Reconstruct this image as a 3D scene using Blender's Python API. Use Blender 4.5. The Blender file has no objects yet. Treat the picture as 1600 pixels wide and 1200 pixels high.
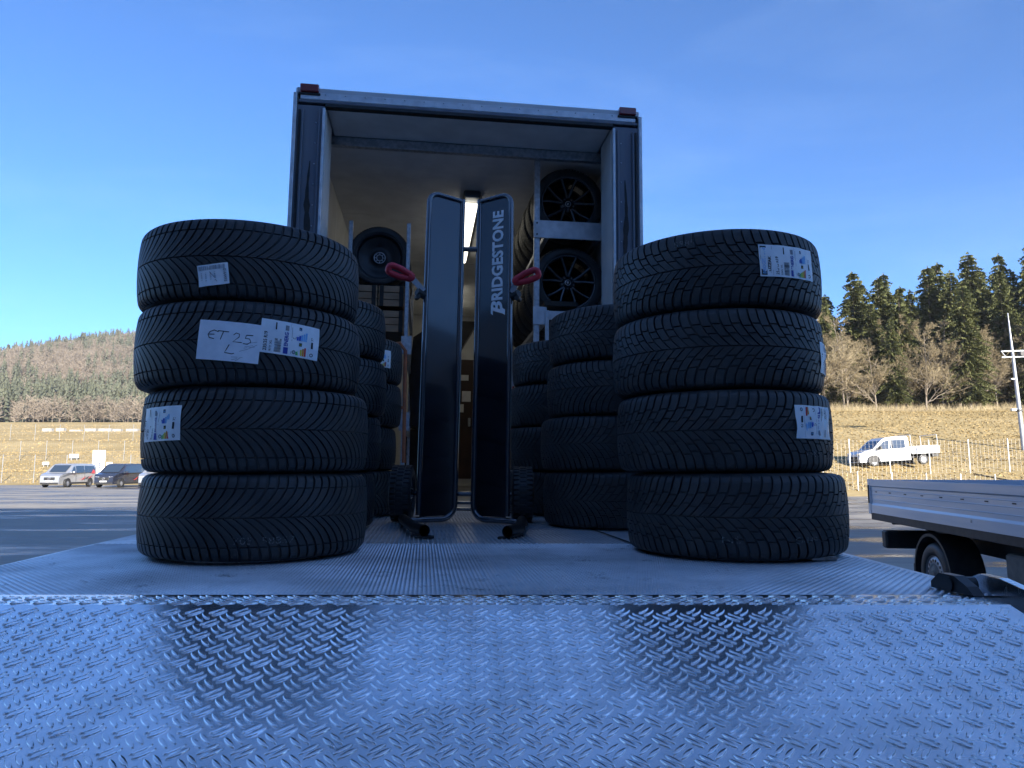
import bpy, math, random
import numpy as np
from mathutils import Vector, Matrix
R = math.radians
rnd = random.Random(7)
scene = bpy.context.scene
COL = scene.collection

# ------------------------------------------------------------------ camera, sky, sun, exposure
cd = bpy.data.cameras.new('camera'); cam = bpy.data.objects.new('camera', cd); COL.objects.link(cam)
cam.location = (0, 0, 1.47); cam.rotation_euler = (R(96.8), 0, 0)
cd.sensor_width = 36; cd.lens = 24.975; cd.clip_start = 0.02; cd.clip_end = 6000
scene.camera = cam
SUN_EL, SUN_AZ = 18.0, 152.0          # azimuth clockwise from +Y (the view direction)
world = bpy.data.worlds.new('World'); scene.world = world; world.use_nodes = True
wn = world.node_tree; wn.nodes.clear()
sky = wn.nodes.new('ShaderNodeTexSky'); sky.sky_type = 'NISHITA'; sky.sun_disc = False
sky.sun_elevation = R(SUN_EL); sky.sun_rotation = R(SUN_AZ); sky.altitude = 1500
sky.air_density = 1.0; sky.dust_density = 0.3; sky.ozone_density = 8.0
bg = wn.nodes.new('ShaderNodeBackground'); wo = wn.nodes.new('ShaderNodeOutputWorld')
tc = wn.nodes.new('ShaderNodeTexCoord'); mp = wn.nodes.new('ShaderNodeMapping')
mp.inputs['Scale'].default_value = (1.2, 2.2, 4.5); mp.inputs['Rotation'].default_value = (0, 0.25, 0.5)
nz = wn.nodes.new('ShaderNodeTexNoise'); nz.inputs['Scale'].default_value = 1.6; nz.inputs['Detail'].default_value = 7
nz.inputs['Roughness'].default_value = 0.62; nz.inputs['Distortion'].default_value = 0.5
rp = wn.nodes.new('ShaderNodeMapRange'); rp.inputs[1].default_value = 0.5; rp.inputs[2].default_value = 0.9; rp.inputs[4].default_value = 0.12
mx = wn.nodes.new('ShaderNodeMixRGB'); mx.inputs[2].default_value = (3.2, 4.4, 6.4, 1)
wn.links.new(tc.outputs['Generated'], mp.inputs[0]); wn.links.new(mp.outputs[0], nz.inputs[0])
wn.links.new(nz.outputs[0], rp.inputs[0]); wn.links.new(rp.outputs[0], mx.inputs[0])
wn.links.new(sky.outputs[0], mx.inputs[1]); tn = wn.nodes.new('ShaderNodeMixRGB'); tn.blend_type = 'MULTIPLY'; tn.inputs[0].default_value = 1; tn.inputs[2].default_value = (1, 1, 1, 1)
wn.links.new(mx.outputs[0], tn.inputs[1]); wn.links.new(tn.outputs[0], bg.inputs[0]); wn.links.new(bg.outputs[0], wo.inputs[0])
bg.inputs[1].default_value = 0.098
sd = bpy.data.lights.new('sun', 'SUN'); sd.energy = 5.0; sd.angle = R(0.53); sd.color = (1.0, 0.93, 0.82)
so = bpy.data.objects.new('sun', sd); COL.objects.link(so)
sdir = Vector((math.sin(R(SUN_AZ))*math.cos(R(SUN_EL)), math.cos(R(SUN_AZ))*math.cos(R(SUN_EL)), math.sin(R(SUN_EL))))
so.rotation_euler = sdir.to_track_quat('Z', 'Y').to_euler()
vs = scene.view_settings; vs.view_transform = 'Standard'; vs.look = 'None'; vs.gamma = 1.0
vs.use_curve_mapping = False; vs.exposure = 1.6

# ------------------------------------------------------------------ materials
MATS = {}
def mat(name, col=(.5, .5, .5), rough=.5, metal=0., col2=None, nscale=8., nlo=.35, nhi=.65, bump=0., bscale=None, bdist=.002,
        rough2=None, emit=None, estr=0., spec=.5, coat=0., stretch=None, detail=5., trans=0.):
    m = bpy.data.materials.new(name); m.use_nodes = True; nt = m.node_tree; b = nt.nodes['Principled BSDF']
    b.inputs['Base Color'].default_value = (*col, 1); b.inputs['Roughness'].default_value = rough; b.inputs['Metallic'].default_value = metal
    b.inputs['Specular IOR Level'].default_value = spec
    if coat: b.inputs['Coat Weight'].default_value = coat; b.inputs['Coat Roughness'].default_value = .06
    if trans: b.inputs['Transmission Weight'].default_value = trans
    if emit: b.inputs['Emission Color'].default_value = (*emit, 1); b.inputs['Emission Strength'].default_value = estr
    N = nt.nodes.new; L = nt.links.new
    src = N('ShaderNodeTexCoord').outputs['Object']
    if stretch:
        mpn = N('ShaderNodeMapping'); mpn.inputs['Scale'].default_value = stretch; L(src, mpn.inputs[0]); src = mpn.outputs[0]
    if col2 or rough2 is not None:
        n = N('ShaderNodeTexNoise'); n.inputs['Scale'].default_value = nscale; n.inputs['Detail'].default_value = detail; L(src, n.inputs[0])
        r = N('ShaderNodeMapRange'); r.inputs[1].default_value = nlo; r.inputs[2].default_value = nhi; L(n.outputs[0], r.inputs[0])
        if col2:
            x = N('ShaderNodeMixRGB'); x.inputs[1].default_value = (*col, 1); x.inputs[2].default_value = (*col2, 1)
            L(r.outputs[0], x.inputs[0]); L(x.outputs[0], b.inputs['Base Color'])
        if rough2 is not None:
            q = N('ShaderNodeMapRange'); q.inputs[3].default_value = rough; q.inputs[4].default_value = rough2
            L(r.outputs[0], q.inputs[0]); L(q.outputs[0], b.inputs['Roughness'])
    if bump:
        n2 = N('ShaderNodeTexNoise'); n2.inputs['Scale'].default_value = bscale or nscale*4; n2.inputs['Detail'].default_value = 4; L(src, n2.inputs[0])
        bn = N('ShaderNodeBump'); bn.inputs['Strength'].default_value = bump; bn.inputs['Distance'].default_value = bdist
        L(n2.outputs[0], bn.inputs['Height']); L(bn.outputs[0], b.inputs['Normal'])
    MATS[name] = m; return m

# ------------------------------------------------------------------ mesh builder
class MB:
    def __init__(s): s.v = []; s.f = []; s.m = []; s.sm = []; s.uv = None
    def add(s, vs, fs, mi=0, smooth=False):
        o = len(s.v); s.v += [tuple(p) for p in vs]
        for f in fs: s.f.append(tuple(i+o for i in f)); s.m.append(mi); s.sm.append(smooth)
    def box(s, lo, hi, mi=0, c=0.):
        (a, b, d), (e, f, g) = lo, hi
        if not c:
            s.add([(a,b,d),(e,b,d),(e,f,d),(a,f,d),(a,b,g),(e,b,g),(e,f,g),(a,f,g)],
                  [(0,3,2,1),(4,5,6,7),(0,1,5,4),(1,2,6,5),(2,3,7,6),(3,0,4,7)], mi); return
        c = min(c, (e-a)*.45, (f-b)*.45, (g-d)*.45)
        P = [(a,e),(b,f),(d,g)]; vs = []; ix = {}
        for i in range(8):
            sg = [(i >> k) & 1 for k in range(3)]
            for k in range(3):
                p = []
                for j in range(3):
                    val = P[j][sg[j]]
                    if j != k: val += c if sg[j] == 0 else -c
                    p.append(val)
                ix[i, k] = len(vs); vs.append(tuple(p))
        fs = []
        for k in range(3):
            u, w = (k+1) % 3, (k+2) % 3
            for t in (0, 1):
                q = [(t << k) | (x << u) | (y << w) for x, y in ((0,0),(1,0),(1,1),(0,1))]
                q = [ix[i, k] for i in q]
                fs.append(tuple(q if t else q[::-1]))
        for k in range(3):
            u, w = (k+1) % 3, (k+2) % 3
            for x in (0, 1):
                for y in (0, 1):
                    i0 = (x << u) | (y << w); i1 = i0 | (1 << k)
                    q = [ix[i0, u], ix[i1, u], ix[i1, w], ix[i0, w]]
                    fs.append(tuple(q if x == y else q[::-1]))
        for i in range(8):
            q = (ix[i,0], ix[i,1], ix[i,2]); par = bin(i).count('1') % 2
            fs.append(q if par else q[::-1])
        s.add(vs, fs, mi)
    def tube(s, pts, r, n=8, mi=0, cap=True, closed=False):
        pts = [Vector(p) for p in pts]; m = len(pts)
        rs = r if isinstance(r, (list, tuple)) else [r]*m
        tan = []
        for i in range(m):
            a = pts[i-1] if (i or closed) else pts[0]; b = pts[(i+1) % m] if (i < m-1 or closed) else pts[-1]
            tan.append((b-a).normalized())
        ref = Vector((0,0,1)) if abs(tan[0].z) < .9 else Vector((1,0,0))
        nrm = tan[0].cross(ref).normalized(); vs = []
        for i in range(m):
            nrm = (nrm - tan[i]*nrm.dot(tan[i])).normalized(); bi = tan[i].cross(nrm)
            for k in range(n):
                an = 2*math.pi*k/n; vs.append(pts[i]+(nrm*math.cos(an)+bi*math.sin(an))*rs[i])
        fs = []
        for i in range(m if closed else m-1):
            j = (i+1) % m
            for k in range(n): fs.append((i*n+k, i*n+(k+1) % n, j*n+(k+1) % n, j*n+k))
        s.add(vs, fs, mi, n > 5)
        if cap and not closed:
            s.add(vs[:n], [tuple(range(n))[::-1]], mi); s.add(vs[-n:], [tuple(range(n))], mi)
    def lathe(s, prof, n=32, mi=0, axis='z', close=False, smooth=True, cen=(0,0,0)):
        vs = []; m = len(prof)
        for k in range(n):
            a = 2*math.pi*k/n; c, q = math.cos(a), math.sin(a)
            for (r, z) in prof:
                p = (r*c, r*q, z) if axis == 'z' else ((z, r*c, r*q) if axis == 'x' else (r*q, z, r*c))
                vs.append((p[0]+cen[0], p[1]+cen[1], p[2]+cen[2]))
        fs = []
        for k in range(n):
            k2 = (k+1) % n
            for i in range(m if close else m-1):
                j = (i+1) % m; fs.append((k*m+i, k2*m+i, k2*m+j, k*m+j))
        s.add(vs, fs, mi, smooth)
    def prism(s, poly, y0, y1, plane='xz', mi=0, smooth=False):
        """polygon extruded along the missing axis"""
        n = len(poly)
        def P(p, t): return (p[0], t, p[1]) if plane == 'xz' else ((p[0], p[1], t) if plane == 'xy' else (t, p[0], p[1]))
        vs = [P(p, y0) for p in poly]+[P(p, y1) for p in poly]
        s.add(vs, [tuple(range(n)), tuple(range(2*n-1, n-1, -1))], mi)
        s.add(vs, [(i, n+i, n+(i+1) % n, (i+1) % n) for i in range(n)], mi, smooth)
    def xf(s, M):
        s.v = [tuple(M @ Vector(p)) for p in s.v]; return s
    def mesh(s, name):
        me = bpy.data.meshes.new(name); me.from_pydata(s.v, [], s.f)
        me.polygons.foreach_set('material_index', s.m); me.polygons.foreach_set('use_smooth', s.sm)
        if s.uv is not None:
            ul = me.uv_layers.new(name='UVMap'); vi = np.empty(len(me.loops), int); me.loops.foreach_get('vertex_index', vi)
            ul.data.foreach_set('uv', np.array(s.uv, float)[vi].ravel())
        me.validate(); return me
    def build(s, name, mats, parent=None, recalc=True):
        me = s.mesh(name)
        if recalc:
            import bmesh
            bm = bmesh.new(); bm.from_mesh(me); bmesh.ops.recalc_face_normals(bm, faces=bm.faces); bm.to_mesh(me); bm.free()
        return link(name, me, mats, parent)
def link(name, me, mats, parent=None, loc=None, rot=None):
    if mats is not None and not len(me.materials):
        for m in (mats if isinstance(mats, (list, tuple)) else [mats]): me.materials.append(MATS[m] if isinstance(m, str) else m)
    o = bpy.data.objects.new(name, me); COL.objects.link(o)
    if parent is not None: o.parent = parent
    if loc: o.location = loc
    if rot: o.rotation_euler = rot
    return o
def tag(o, label=None, cat=None, group=None, kind=None):
    if label: o['label'] = label
    if cat: o['category'] = cat
    if group: o['group'] = group
    if kind: o['kind'] = kind
    return o
def thing(name, label, cat, loc=(0,0,0), rot=(0,0,0), group=None):
    o = bpy.data.objects.new(name, None); COL.objects.link(o); o.location = loc; o.rotation_euler = rot; o.empty_display_size = .1
    return tag(o, label, cat, group)
def copy_tree(o, parent=None, loc=None, rot=None, label=None):
    c = o.copy(); COL.objects.link(c); c.parent = parent
    if loc is not None: c.location = loc
    if rot is not None: c.rotation_euler = rot
    if label: c['label'] = label
    for ch in [x for x in bpy.data.objects if x.parent is o]: copy_tree(ch, c)
    return c
def text2d(s, shear=0., bold=0., spacing=1.):
    cu = bpy.data.curves.new('t', 'FONT'); cu.body = s; cu.shear = shear; cu.offset = bold; cu.space_character = spacing; cu.resolution_u = 3
    ob = bpy.data.objects.new('t', cu); COL.objects.link(ob); bpy.context.view_layer.update()
    me = bpy.data.meshes.new_from_object(ob.evaluated_get(bpy.context.evaluated_depsgraph_get()))
    v = [(p.co.x, p.co.y) for p in me.vertices]; f = [tuple(p.vertices) for p in me.polygons]
    bpy.data.objects.remove(ob); bpy.data.curves.remove(cu); bpy.data.meshes.remove(me)
    if not v: return [], []
    a = np.array(v); a -= a.min(0); a /= a.max(0); return a, f      # normalised to the unit box
def stroke2d(pts, w):
    """flat ribbon along a polyline"""
    pts = [Vector(p) for p in pts]; L_, R_ = [], []
    for i, p in enumerate(pts):
        d = (pts[min(i+1, len(pts)-1)]-pts[max(i-1, 0)]).normalized(); n = Vector((-d.y, d.x))*w*.5
        L_.append(p+n); R_.append(p-n)
    n = len(pts); return [tuple(q) for q in L_+R_], [(n+i, n+i+1, i+1, i) for i in range(n-1)]

PZ = 1.22                               # height of the lift deck and the truck floor

# ------------------------------------------------------------------ the setting: ground, yard, meadow and hill
mat('dry_ground', (.20, .145, .07), .95, col2=(.27, .2, .1), nscale=.6, bump=.6, bscale=6, bdist=.05)
def asphalt_material():
    m = bpy.data.materials.new('asphalt'); m.use_nodes = True; nt = m.node_tree; b = nt.nodes['Principled BSDF']; N = nt.nodes.new; L = nt.links.new
    t = N('ShaderNodeTexCoord').outputs['Object']
    mpn = N('ShaderNodeMapping'); mpn.inputs['Scale'].default_value = (.10, .34, 1); mpn.inputs['Rotation'].default_value = (0, 0, .12); L(t, mpn.inputs[0])
    n = N('ShaderNodeTexNoise'); n.inputs['Scale'].default_value = 1.5; n.inputs['Detail'].default_value = 8; n.inputs['Roughness'].default_value = .62; L(mpn.outputs[0], n.inputs[0])
    wet = N('ShaderNodeMapRange'); wet.inputs[1].default_value = .44; wet.inputs[2].default_value = .60; L(n.outputs[0], wet.inputs[0])
    g = N('ShaderNodeTexNoise'); g.inputs['Scale'].default_value = 60; g.inputs['Detail'].default_value = 3; L(t, g.inputs[0])
    c1 = N('ShaderNodeMixRGB'); c1.inputs[1].default_value = (.25, .23, .195, 1); c1.inputs[2].default_value = (.40, .365, .31, 1); L(g.outputs[0], c1.inputs[0])
    c2 = N('ShaderNodeMixRGB'); c2.inputs[2].default_value = (.05, .05, .055, 1); L(wet.outputs[0], c2.inputs[0]); L(c1.outputs[0], c2.inputs[1])
    L(c2.outputs[0], b.inputs['Base Color'])
    q = N('ShaderNodeMapRange'); q.inputs[3].default_value = .82; q.inputs[4].default_value = .2; L(wet.outputs[0], q.inputs[0]); L(q.outputs[0], b.inputs['Roughness'])
    bn = N('ShaderNodeBump'); bn.inputs['Strength'].default_value = .5; bn.inputs['Distance'].default_value = .006; b.inputs['Specular IOR Level'].default_value = .3; L(g.outputs[0], bn.inputs['Height']); L(bn.outputs[0], b.inputs['Normal'])
    MATS['asphalt'] = m
asphalt_material()
mat('line_paint', (.6, .6, .57), .7, col2=(.35, .34, .32), nscale=3)
g = MB(); g.add([(-3000,-3000,-.03),(3000,-3000,-.03),(3000,3000,-.03),(-3000,3000,-.03)], [(0,1,2,3)])
tag(g.build('ground', 'dry_ground', recalc=False), kind='structure')
g = MB(); g.add([(-160,-60,0),(120,-60,0),(120,38.6,0),(16,39.3,0),(-12,58,0),(-30,64.5,0),(-160,66,0)], [(0,1,2,3,4,5,6)])
yard = tag(g.build('asphalt_yard', 'asphalt', recalc=False), kind='structure')
for (x0, y0, x1, y1, w) in [(-40,27.2,-9,30.6,.16),(-60,38.3,-8,36.5,.14),(-60,29.2,-24,28.9,.12),(-30,22.3,-9,24.6,.13),(6,27,20,26.2,.14),(-60,52,-20,51.4,.14),(9,33.5,24,32.5,.14)]:
    d = Vector((x1-x0, y1-y0)).normalized(); n = Vector((-d.y, d.x))*w/2
    g = MB(); g.add([(x0-n.x,y0-n.y,.005),(x1-n.x,y1-n.y,.005),(x1+n.x,y1+n.y,.005),(x0+n.x,y0+n.y,.005)], [(0,1,2,3)])
    g.build('road_marking', 'line_paint', yard)

def sstep(a, b, x):
    t = np.clip((x-a)/(b-a), 0, 1); return t*t*(3-2*t)
def vnoise(x, y, seed=0):
    r = np.random.RandomState(seed); o = np.zeros_like(x)
    for k in range(9):
        a = r.rand()*6.28; f = .55*1.55**k; o += np.sin((x*np.cos(a)+y*np.sin(a))*f+r.rand()*6.28)/1.5**k
    return o/3
def terrain_z(x, y):
    x = np.asarray(x, float); y = np.asarray(y, float)
    yr = y-38.5-.25*np.sin(x*.3)
    zr = np.where(yr < 45.5, .2*yr, 9.1+.028*(yr-45.5)) - .9*np.exp(-((yr-45.5)/5.)**2) + .22*np.exp(-((yr-9)/1.8)**2)
    zr = zr + .12*vnoise(x*.35, y*.35, 1)
    yl = y-66
    zl = np.where(yl < 25, .11*yl, np.where(yl < 90, 2.75+.115*(yl-25), 10.2+.16*(yl-90)))
    bench = .35*np.sin(yl*.28)*sstep(4, 12, yl)*(1-sstep(80, 100, yl)); zl = zl+bench+.1*vnoise(x*.3, y*.3, 2)
    up = sstep(340, 930, y)*.75+.25*np.clip((y-340)/590, 0, 1)
    ridge = 104+42*np.exp(-((x+400)/150)**2)-20*sstep(-340, 80, x)-16*sstep(460, 840, -x)
    ridge = ridge*(1-.9*sstep(-240, 60, x))
    zl = np.where(y > 168, 12.4+.055*(y-168)-.055*np.maximum(y-340, 0)+up*ridge+5*vnoise(x*.01, y*.01, 5)*sstep(340, 460, y), zl)
    zl = np.where(y > 930, zl-sstep(930, 1250, y)*120, zl)
    w = sstep(-22, 6, x)
    zr = np.where(y > 140, zr - sstep(140, 400, y)*9, zr)
    return np.maximum(zl*(1-w)+zr*w, -.6)
def terrain_material():
    m = bpy.data.materials.new('meadow'); m.use_nodes = True; nt = m.node_tree; b = nt.nodes['Principled BSDF']; N = nt.nodes.new; L = nt.links.new
    t = N('ShaderNodeTexCoord').outputs['Object']
    mpn = N('ShaderNodeMapping'); mpn.inputs['Scale'].default_value = (.5, 1, 1); L(t, mpn.inputs[0])
    n1 = N('ShaderNodeTexNoise'); n1.inputs['Scale'].default_value = .22; n1.inputs['Detail'].default_value = 8; L(mpn.outputs[0], n1.inputs[0])
    n2 = N('ShaderNodeTexNoise'); n2.inputs['Scale'].default_value = 4.; n2.inputs['Detail'].default_value = 6; n2.inputs['Roughness'].default_value = .7; L(mpn.outputs[0], n2.inputs[0])
    r1 = N('ShaderNodeMapRange'); r1.inputs[1].default_value = .38; r1.inputs[2].default_value = .64; L(n1.outputs[0], r1.inputs[0])
    r2 = N('ShaderNodeMapRange'); r2.inputs[1].default_value = .35; r2.inputs[2].default_value = .68; L(n2.outputs[0], r2.inputs[0])
    a = N('ShaderNodeMixRGB'); a.inputs[1].default_value = (.30, .22, .10, 1); a.inputs[2].default_value = (.43, .335, .18, 1); L(r1.outputs[0], a.inputs[0])
    c = N('ShaderNodeMixRGB'); c.inputs[2].default_value = (.28, .215, .10, 1); L(r2.outputs[0], c.inputs[0]); L(a.outputs[0], c.inputs[1])
    sx = N('ShaderNodeSeparateXYZ'); L(t, sx.inputs[0])
    hz = N('ShaderNodeMapRange'); hz.inputs[1].default_value = 318; hz.inputs[2].default_value = 345; L(sx.outputs[1], hz.inputs[0])
    lf = N('ShaderNodeMixRGB'); lf.inputs[1].default_value = (.22, .125, .075, 1); lf.inputs[2].default_value = (.15, .11, .07, 1); L(r1.outputs[0], lf.inputs[0])
    f = N('ShaderNodeMixRGB'); L(hz.outputs[0], f.inputs[0]); L(c.outputs[0], f.inputs[1]); L(lf.outputs[0], f.inputs[2])
    L(f.outputs[0], b.inputs['Base Color']); b.inputs['Roughness'].default_value = .95; b.inputs['Specular IOR Level'].default_value = .15
    bn = N('ShaderNodeBump'); bn.inputs['Strength'].default_value = .6; bn.inputs['Distance'].default_value = .07; L(n2.outputs[0], bn.inputs['Height']); L(bn.outputs[0], b.inputs['Normal'])
    MATS['meadow'] = m
terrain_material()
xs = np.concatenate([np.linspace(-1150, -150, 60)[:-1], np.linspace(-150, 110, 150), np.linspace(110, 330, 30)[1:]])
ys = np.concatenate([np.linspace(36.5, 100, 130)[:-1], np.linspace(100, 190, 60)[:-1], np.linspace(190, 1260, 80)])
X, Y = np.meshgrid(xs, ys); Z = terrain_z(X, Y)
nx, ny = len(xs), len(ys)
me = bpy.data.meshes.new('meadow'); vv = np.stack([X, Y, Z], -1).reshape(-1, 3)
fs = [(j*nx+i, j*nx+i+1, (j+1)*nx+i+1, (j+1)*nx+i) for j in range(ny-1) for i in range(nx-1)]
me.from_pydata(vv.tolist(), [], fs); me.polygons.foreach_set('use_smooth', [True]*len(fs))
tag(link('meadow', me, 'meadow'), kind='structure')

# dry grass tufts on the banks
def bulk(name, tris, mats, kind='stuff', label=None, cat=None, parent=None, smooth=False, mi=None):
    """triangle soup (n,3,3) -> one mesh object"""
    tris = np.asarray(tris, np.float32); n = len(tris); me = bpy.data.meshes.new(name)
    me.vertices.add(n*3); me.vertices.foreach_set('co', tris.ravel()); me.loops.add(n*3); me.loops.foreach_set('vertex_index', np.arange(n*3, dtype=np.int32))
    me.polygons.add(n); me.polygons.foreach_set('loop_start', np.arange(0, n*3, 3, dtype=np.int32)); me.polygons.foreach_set('loop_total', np.full(n, 3, np.int32))
    if mi is not None: me.polygons.foreach_set('material_index', np.asarray(mi, np.int32))
    me.update(calc_edges=True); o = link(name, me, mats, parent)
    return tag(o, label, cat, None, kind)
mat('straw', (.38, .285, .14), .9, col2=(.29, .215, .10), nscale=.7, spec=.2)
rs = np.random.RandomState(3)
def tufts(n, x0, x1, y0, y1, h):
    x = rs.uniform(x0, x1, n); y = rs.uniform(y0, y1, n); z = terrain_z(x, y)-.02
    out = []
    for k in range(2):
        a = rs.uniform(0, 6.28, n); w = rs.uniform(.05, .14, n); hh = rs.uniform(.5, 1.2, n)*h
        p0 = np.stack([x-np.cos(a)*w, y-np.sin(a)*w, z], -1); p1 = np.stack([x+np.cos(a)*w, y+np.sin(a)*w, z], -1)
        p2 = np.stack([x+rs.normal(0, .08, n), y+rs.normal(0, .08, n), z+hh], -1); out.append(np.stack([p0, p1, p2], 1))
    return np.concatenate(out)
T = np.concatenate([tufts(32000, 10, 78, 39.5, 86, .09), tufts(16000, -95, -14, 67, 100, .10), tufts(9000, -150, -25, 100, 165, .16)])
bulk('dry_grass', T, 'straw', label='dry straw coloured winter grass on the banks', cat='grass')

# ------------------------------------------------------------------ tail lift: deck, ribs, studs, tread plate ramp
def metal(name, c1, c2, r1, r2, nscale, bump=.15, stretch=None, bscale=None):
    return mat(name, c1, r1, 1., col2=c2, nscale=nscale, nlo=.35, nhi=.68, rough2=r2, bump=bump, bscale=bscale, bdist=.001, stretch=stretch, detail=8)
def worn_alu(name, c1, c2, r1, r2, ns, dirt_lo, dirt_hi, dscale, scr=.14):
    """bare aluminium with grime specks, smears and drag scratches, in world space so neighbours differ"""
    m = bpy.data.materials.new(name); m.use_nodes = True; nt = m.node_tree; b = nt.nodes['Principled BSDF']; N = nt.nodes.new; L = nt.links.new
    pos = N('ShaderNodeNewGeometry').outputs['Position']
    def noise(scale, detail, rough=.55, vec=None):
        n = N('ShaderNodeTexNoise'); n.inputs['Scale'].default_value = scale; n.inputs['Detail'].default_value = detail; n.inputs['Roughness'].default_value = rough; L(vec or pos, n.inputs[0]); return n.outputs[0]
    def rng(src, lo, hi, a=0., c=1.):
        r = N('ShaderNodeMapRange'); r.inputs[1].default_value = lo; r.inputs[2].default_value = hi; r.inputs[3].default_value = a; r.inputs[4].default_value = c; L(src, r.inputs[0]); return r.outputs[0]
    def mixc(f, a, c):
        x = N('ShaderNodeMixRGB'); L(f, x.inputs[0])
        for i, z in ((1, a), (2, c)):
            if isinstance(z, tuple): x.inputs[i].default_value = (*z, 1)
            else: L(z, x.inputs[i])
        return x.outputs[0]
    def add(a, c):
        x = N('ShaderNodeMath'); x.operation = 'ADD'; L(a, x.inputs[0]); L(c, x.inputs[1]); return x.outputs[0]
    cloud = rng(noise(ns, 8), .36, .68); dirt = rng(noise(dscale, 11, .72), dirt_lo, dirt_hi)
    mpn = N('ShaderNodeMapping'); mpn.inputs['Scale'].default_value = (9, 150, 40); mpn.inputs['Rotation'].default_value = (0, 0, .5); L(pos, mpn.inputs[0])
    scratch = rng(noise(1.2, 4, .6, mpn.outputs[0]), .60, .72)
    L(mixc(dirt, mixc(cloud, c1, c2), (.085, .08, .075)), b.inputs['Base Color'])
    L(add(add(rng(cloud, 0, 1, r1, r2), rng(dirt, 0, 1, 0, .35)), rng(scratch, 0, 1, 0, scr)), b.inputs['Roughness'])
    L(rng(dirt, 0, 1, 1., .15), b.inputs['Metallic'])
    bn = N('ShaderNodeBump'); bn.inputs['Strength'].default_value = .15; bn.inputs['Distance'].default_value = .001; L(noise(210, 3), bn.inputs['Height']); L(bn.outputs[0], b.inputs['Normal'])
    MATS[name] = m
worn_alu('deck_aluminium', (.76, .77, .79), (.44, .44, .45), .40, .56, 3.2, .57, .78, 11)
worn_alu('rib_aluminium', (.78, .79, .81), (.52, .52, .53), .52, .68, 3.0, .58, .8, 9)
worn_alu('tread_aluminium', (.90, .91, .93), (.74, .74, .75), .18, .25, 9, .64, .76, 24, .10)
mat('black_steel', (.012, .012, .013), .38, .3, col2=(.03, .028, .025), nscale=14)
metal('worn_steel', (.42, .42, .43), (.16, .14, .12), .35, .6, 22, .3)
mat('rubber_black', (.012, .012, .012), .6, col2=(.025, .024, .023), nscale=20, bump=.2)
lift = thing('tail_lift', 'aluminium tail lift deck with ribbed floor and sloping tread plate ramp', 'tail lift', (0, 0, PZ))
YE, YR, RW = 1.42, 1.323, 15.0         # end of the deck, start of the ramp, ramp slope
Lx0, Lx1, Rx0, Rx1 = -1.275, -1.66, .985, 1.0
def edgeL(y): return Lx0+(Lx1-Lx0)*(y-YE)/(4.55-YE)
def edgeR(y): return Rx0+(Rx1-Rx0)*(y-YE)/(4.8-YE)
mb = MB(); pts = [(edgeL(YE), YE), (edgeR(YE), YE), (Rx1, 4.86), (Lx1, 4.57)]
mb.prism(pts, -.055, 0, 'xy'); mb.build('deck', 'deck_aluminium', lift)
def beam_poly(poly, z0, z1, name, m, par): q = MB(); q.prism(poly, z0, z1, 'xy'); return q.build(name, m, par)
beam_poly([(edgeL(YE)-.02, YE+.02), (edgeL(YE)-.002, YE+.02), (Lx1-.002, 4.57), (Lx1-.02, 4.57)], -.085, -.004, 'edge_rail', 'deck_aluminium', lift)
beam_poly([(edgeR(YE)+.002, YE+.02), (edgeR(YE)+.02, YE+.02), (Rx1+.02, 4.86), (Rx1+.002, 4.86)], -.085, -.004, 'edge_rail', 'deck_aluminium', lift)
# far part of the deck: ribs along the truck axis
AX = Vector((-math.sin(R(7.1)), math.cos(R(7.1)))); YT = 2.42
tr = []
for i in range(-70, 90):
    x = i*.0165; y0 = YT; yc = x; 
    p0 = Vector((x, y0)); p1 = p0+AX*((4.5-y0)/AX.y)
    if p0.x < edgeL(y0)+.03 or p0.x > edgeR(y0)-.03: continue
    if p1.x < edgeL(4.5)+.02: continue
    w, h = .0042, .0032
    a, b_, c = (p0.x-w, p0.y, .0), (p0.x+w, p0.y, .0), (p0.x, p0.y+.003, h)
    d, e, f = (p1.x-w, p1.y, .0), (p1.x+w, p1.y, .0), (p1.x, p1.y, h)
    tr += [(a, c, f), (a, f, d), (b_, e, f), (b_, f, c), (a, b_, c)]
bulk('ribbing', tr, 'rib_aluminium', parent=lift)
# near part: small pressed studs
tr = []; pitch = .0185; j = 0; y = YE+.012
while y < YT-.006:
    x = edgeL(y)+.02+(pitch/2 if j % 2 else 0)
    while x < edgeR(y)-.02:
        w, d, h = .0072, .0062, .0036; t = (x+rnd.uniform(-.0004, .0004), y, h)
        p = [(x-w, y, 0), (x, y-d, 0), (x+w, y, 0), (x, y+d, 0)]
        tr += [(p[k], p[(k+1) % 4], t) for k in range(4)]; x += pitch
    y += pitch*.55; j += 1
bulk('stud_pattern', tr, 'deck_aluminium', parent=lift)
for x0, x1 in [(-.66, -1.05), (.40, -.02)]:     # two seams between the deck planks
    mb = MB(); p0 = Vector((x0, YT-.02)); p1 = p0+AX*2.1; n = Vector((AX.y, -AX.x))*.006
    mb.add([(p0.x-n.x,p0.y-n.y,.0042),(p0.x+n.x,p0.y+n.y,.0042),(p1.x+n.x,p1.y+n.y,.0042),(p1.x-n.x,p1.y-n.y,.0042)], [(0,1,2,3)]); mb.build('seam_strip', 'rubber_black', lift)
# tread plate: flat lip and ramp
ta = math.tan(R(RW)); YN = .42
mb = MB(); xl, xr = -1.12, .90
prof = [(YE+.004, .006), (YR, .006), (YN, .006-(YR-YN)*ta), (YN, -.02-(YR-YN)*ta), (YR, -.05), (YE+.004, -.05)]
mb.prism(prof, xl, xr, 'yz'); mb.build('tread_plate', 'tread_aluminium', lift)
mb = MB(); mb.box((edgeL(YE)+.01, YE+.0045, .0005), (edgeR(YE)-.01, YE+.011, .003)); mb.build('hinge_gap', 'rubber_black', lift)
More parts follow.
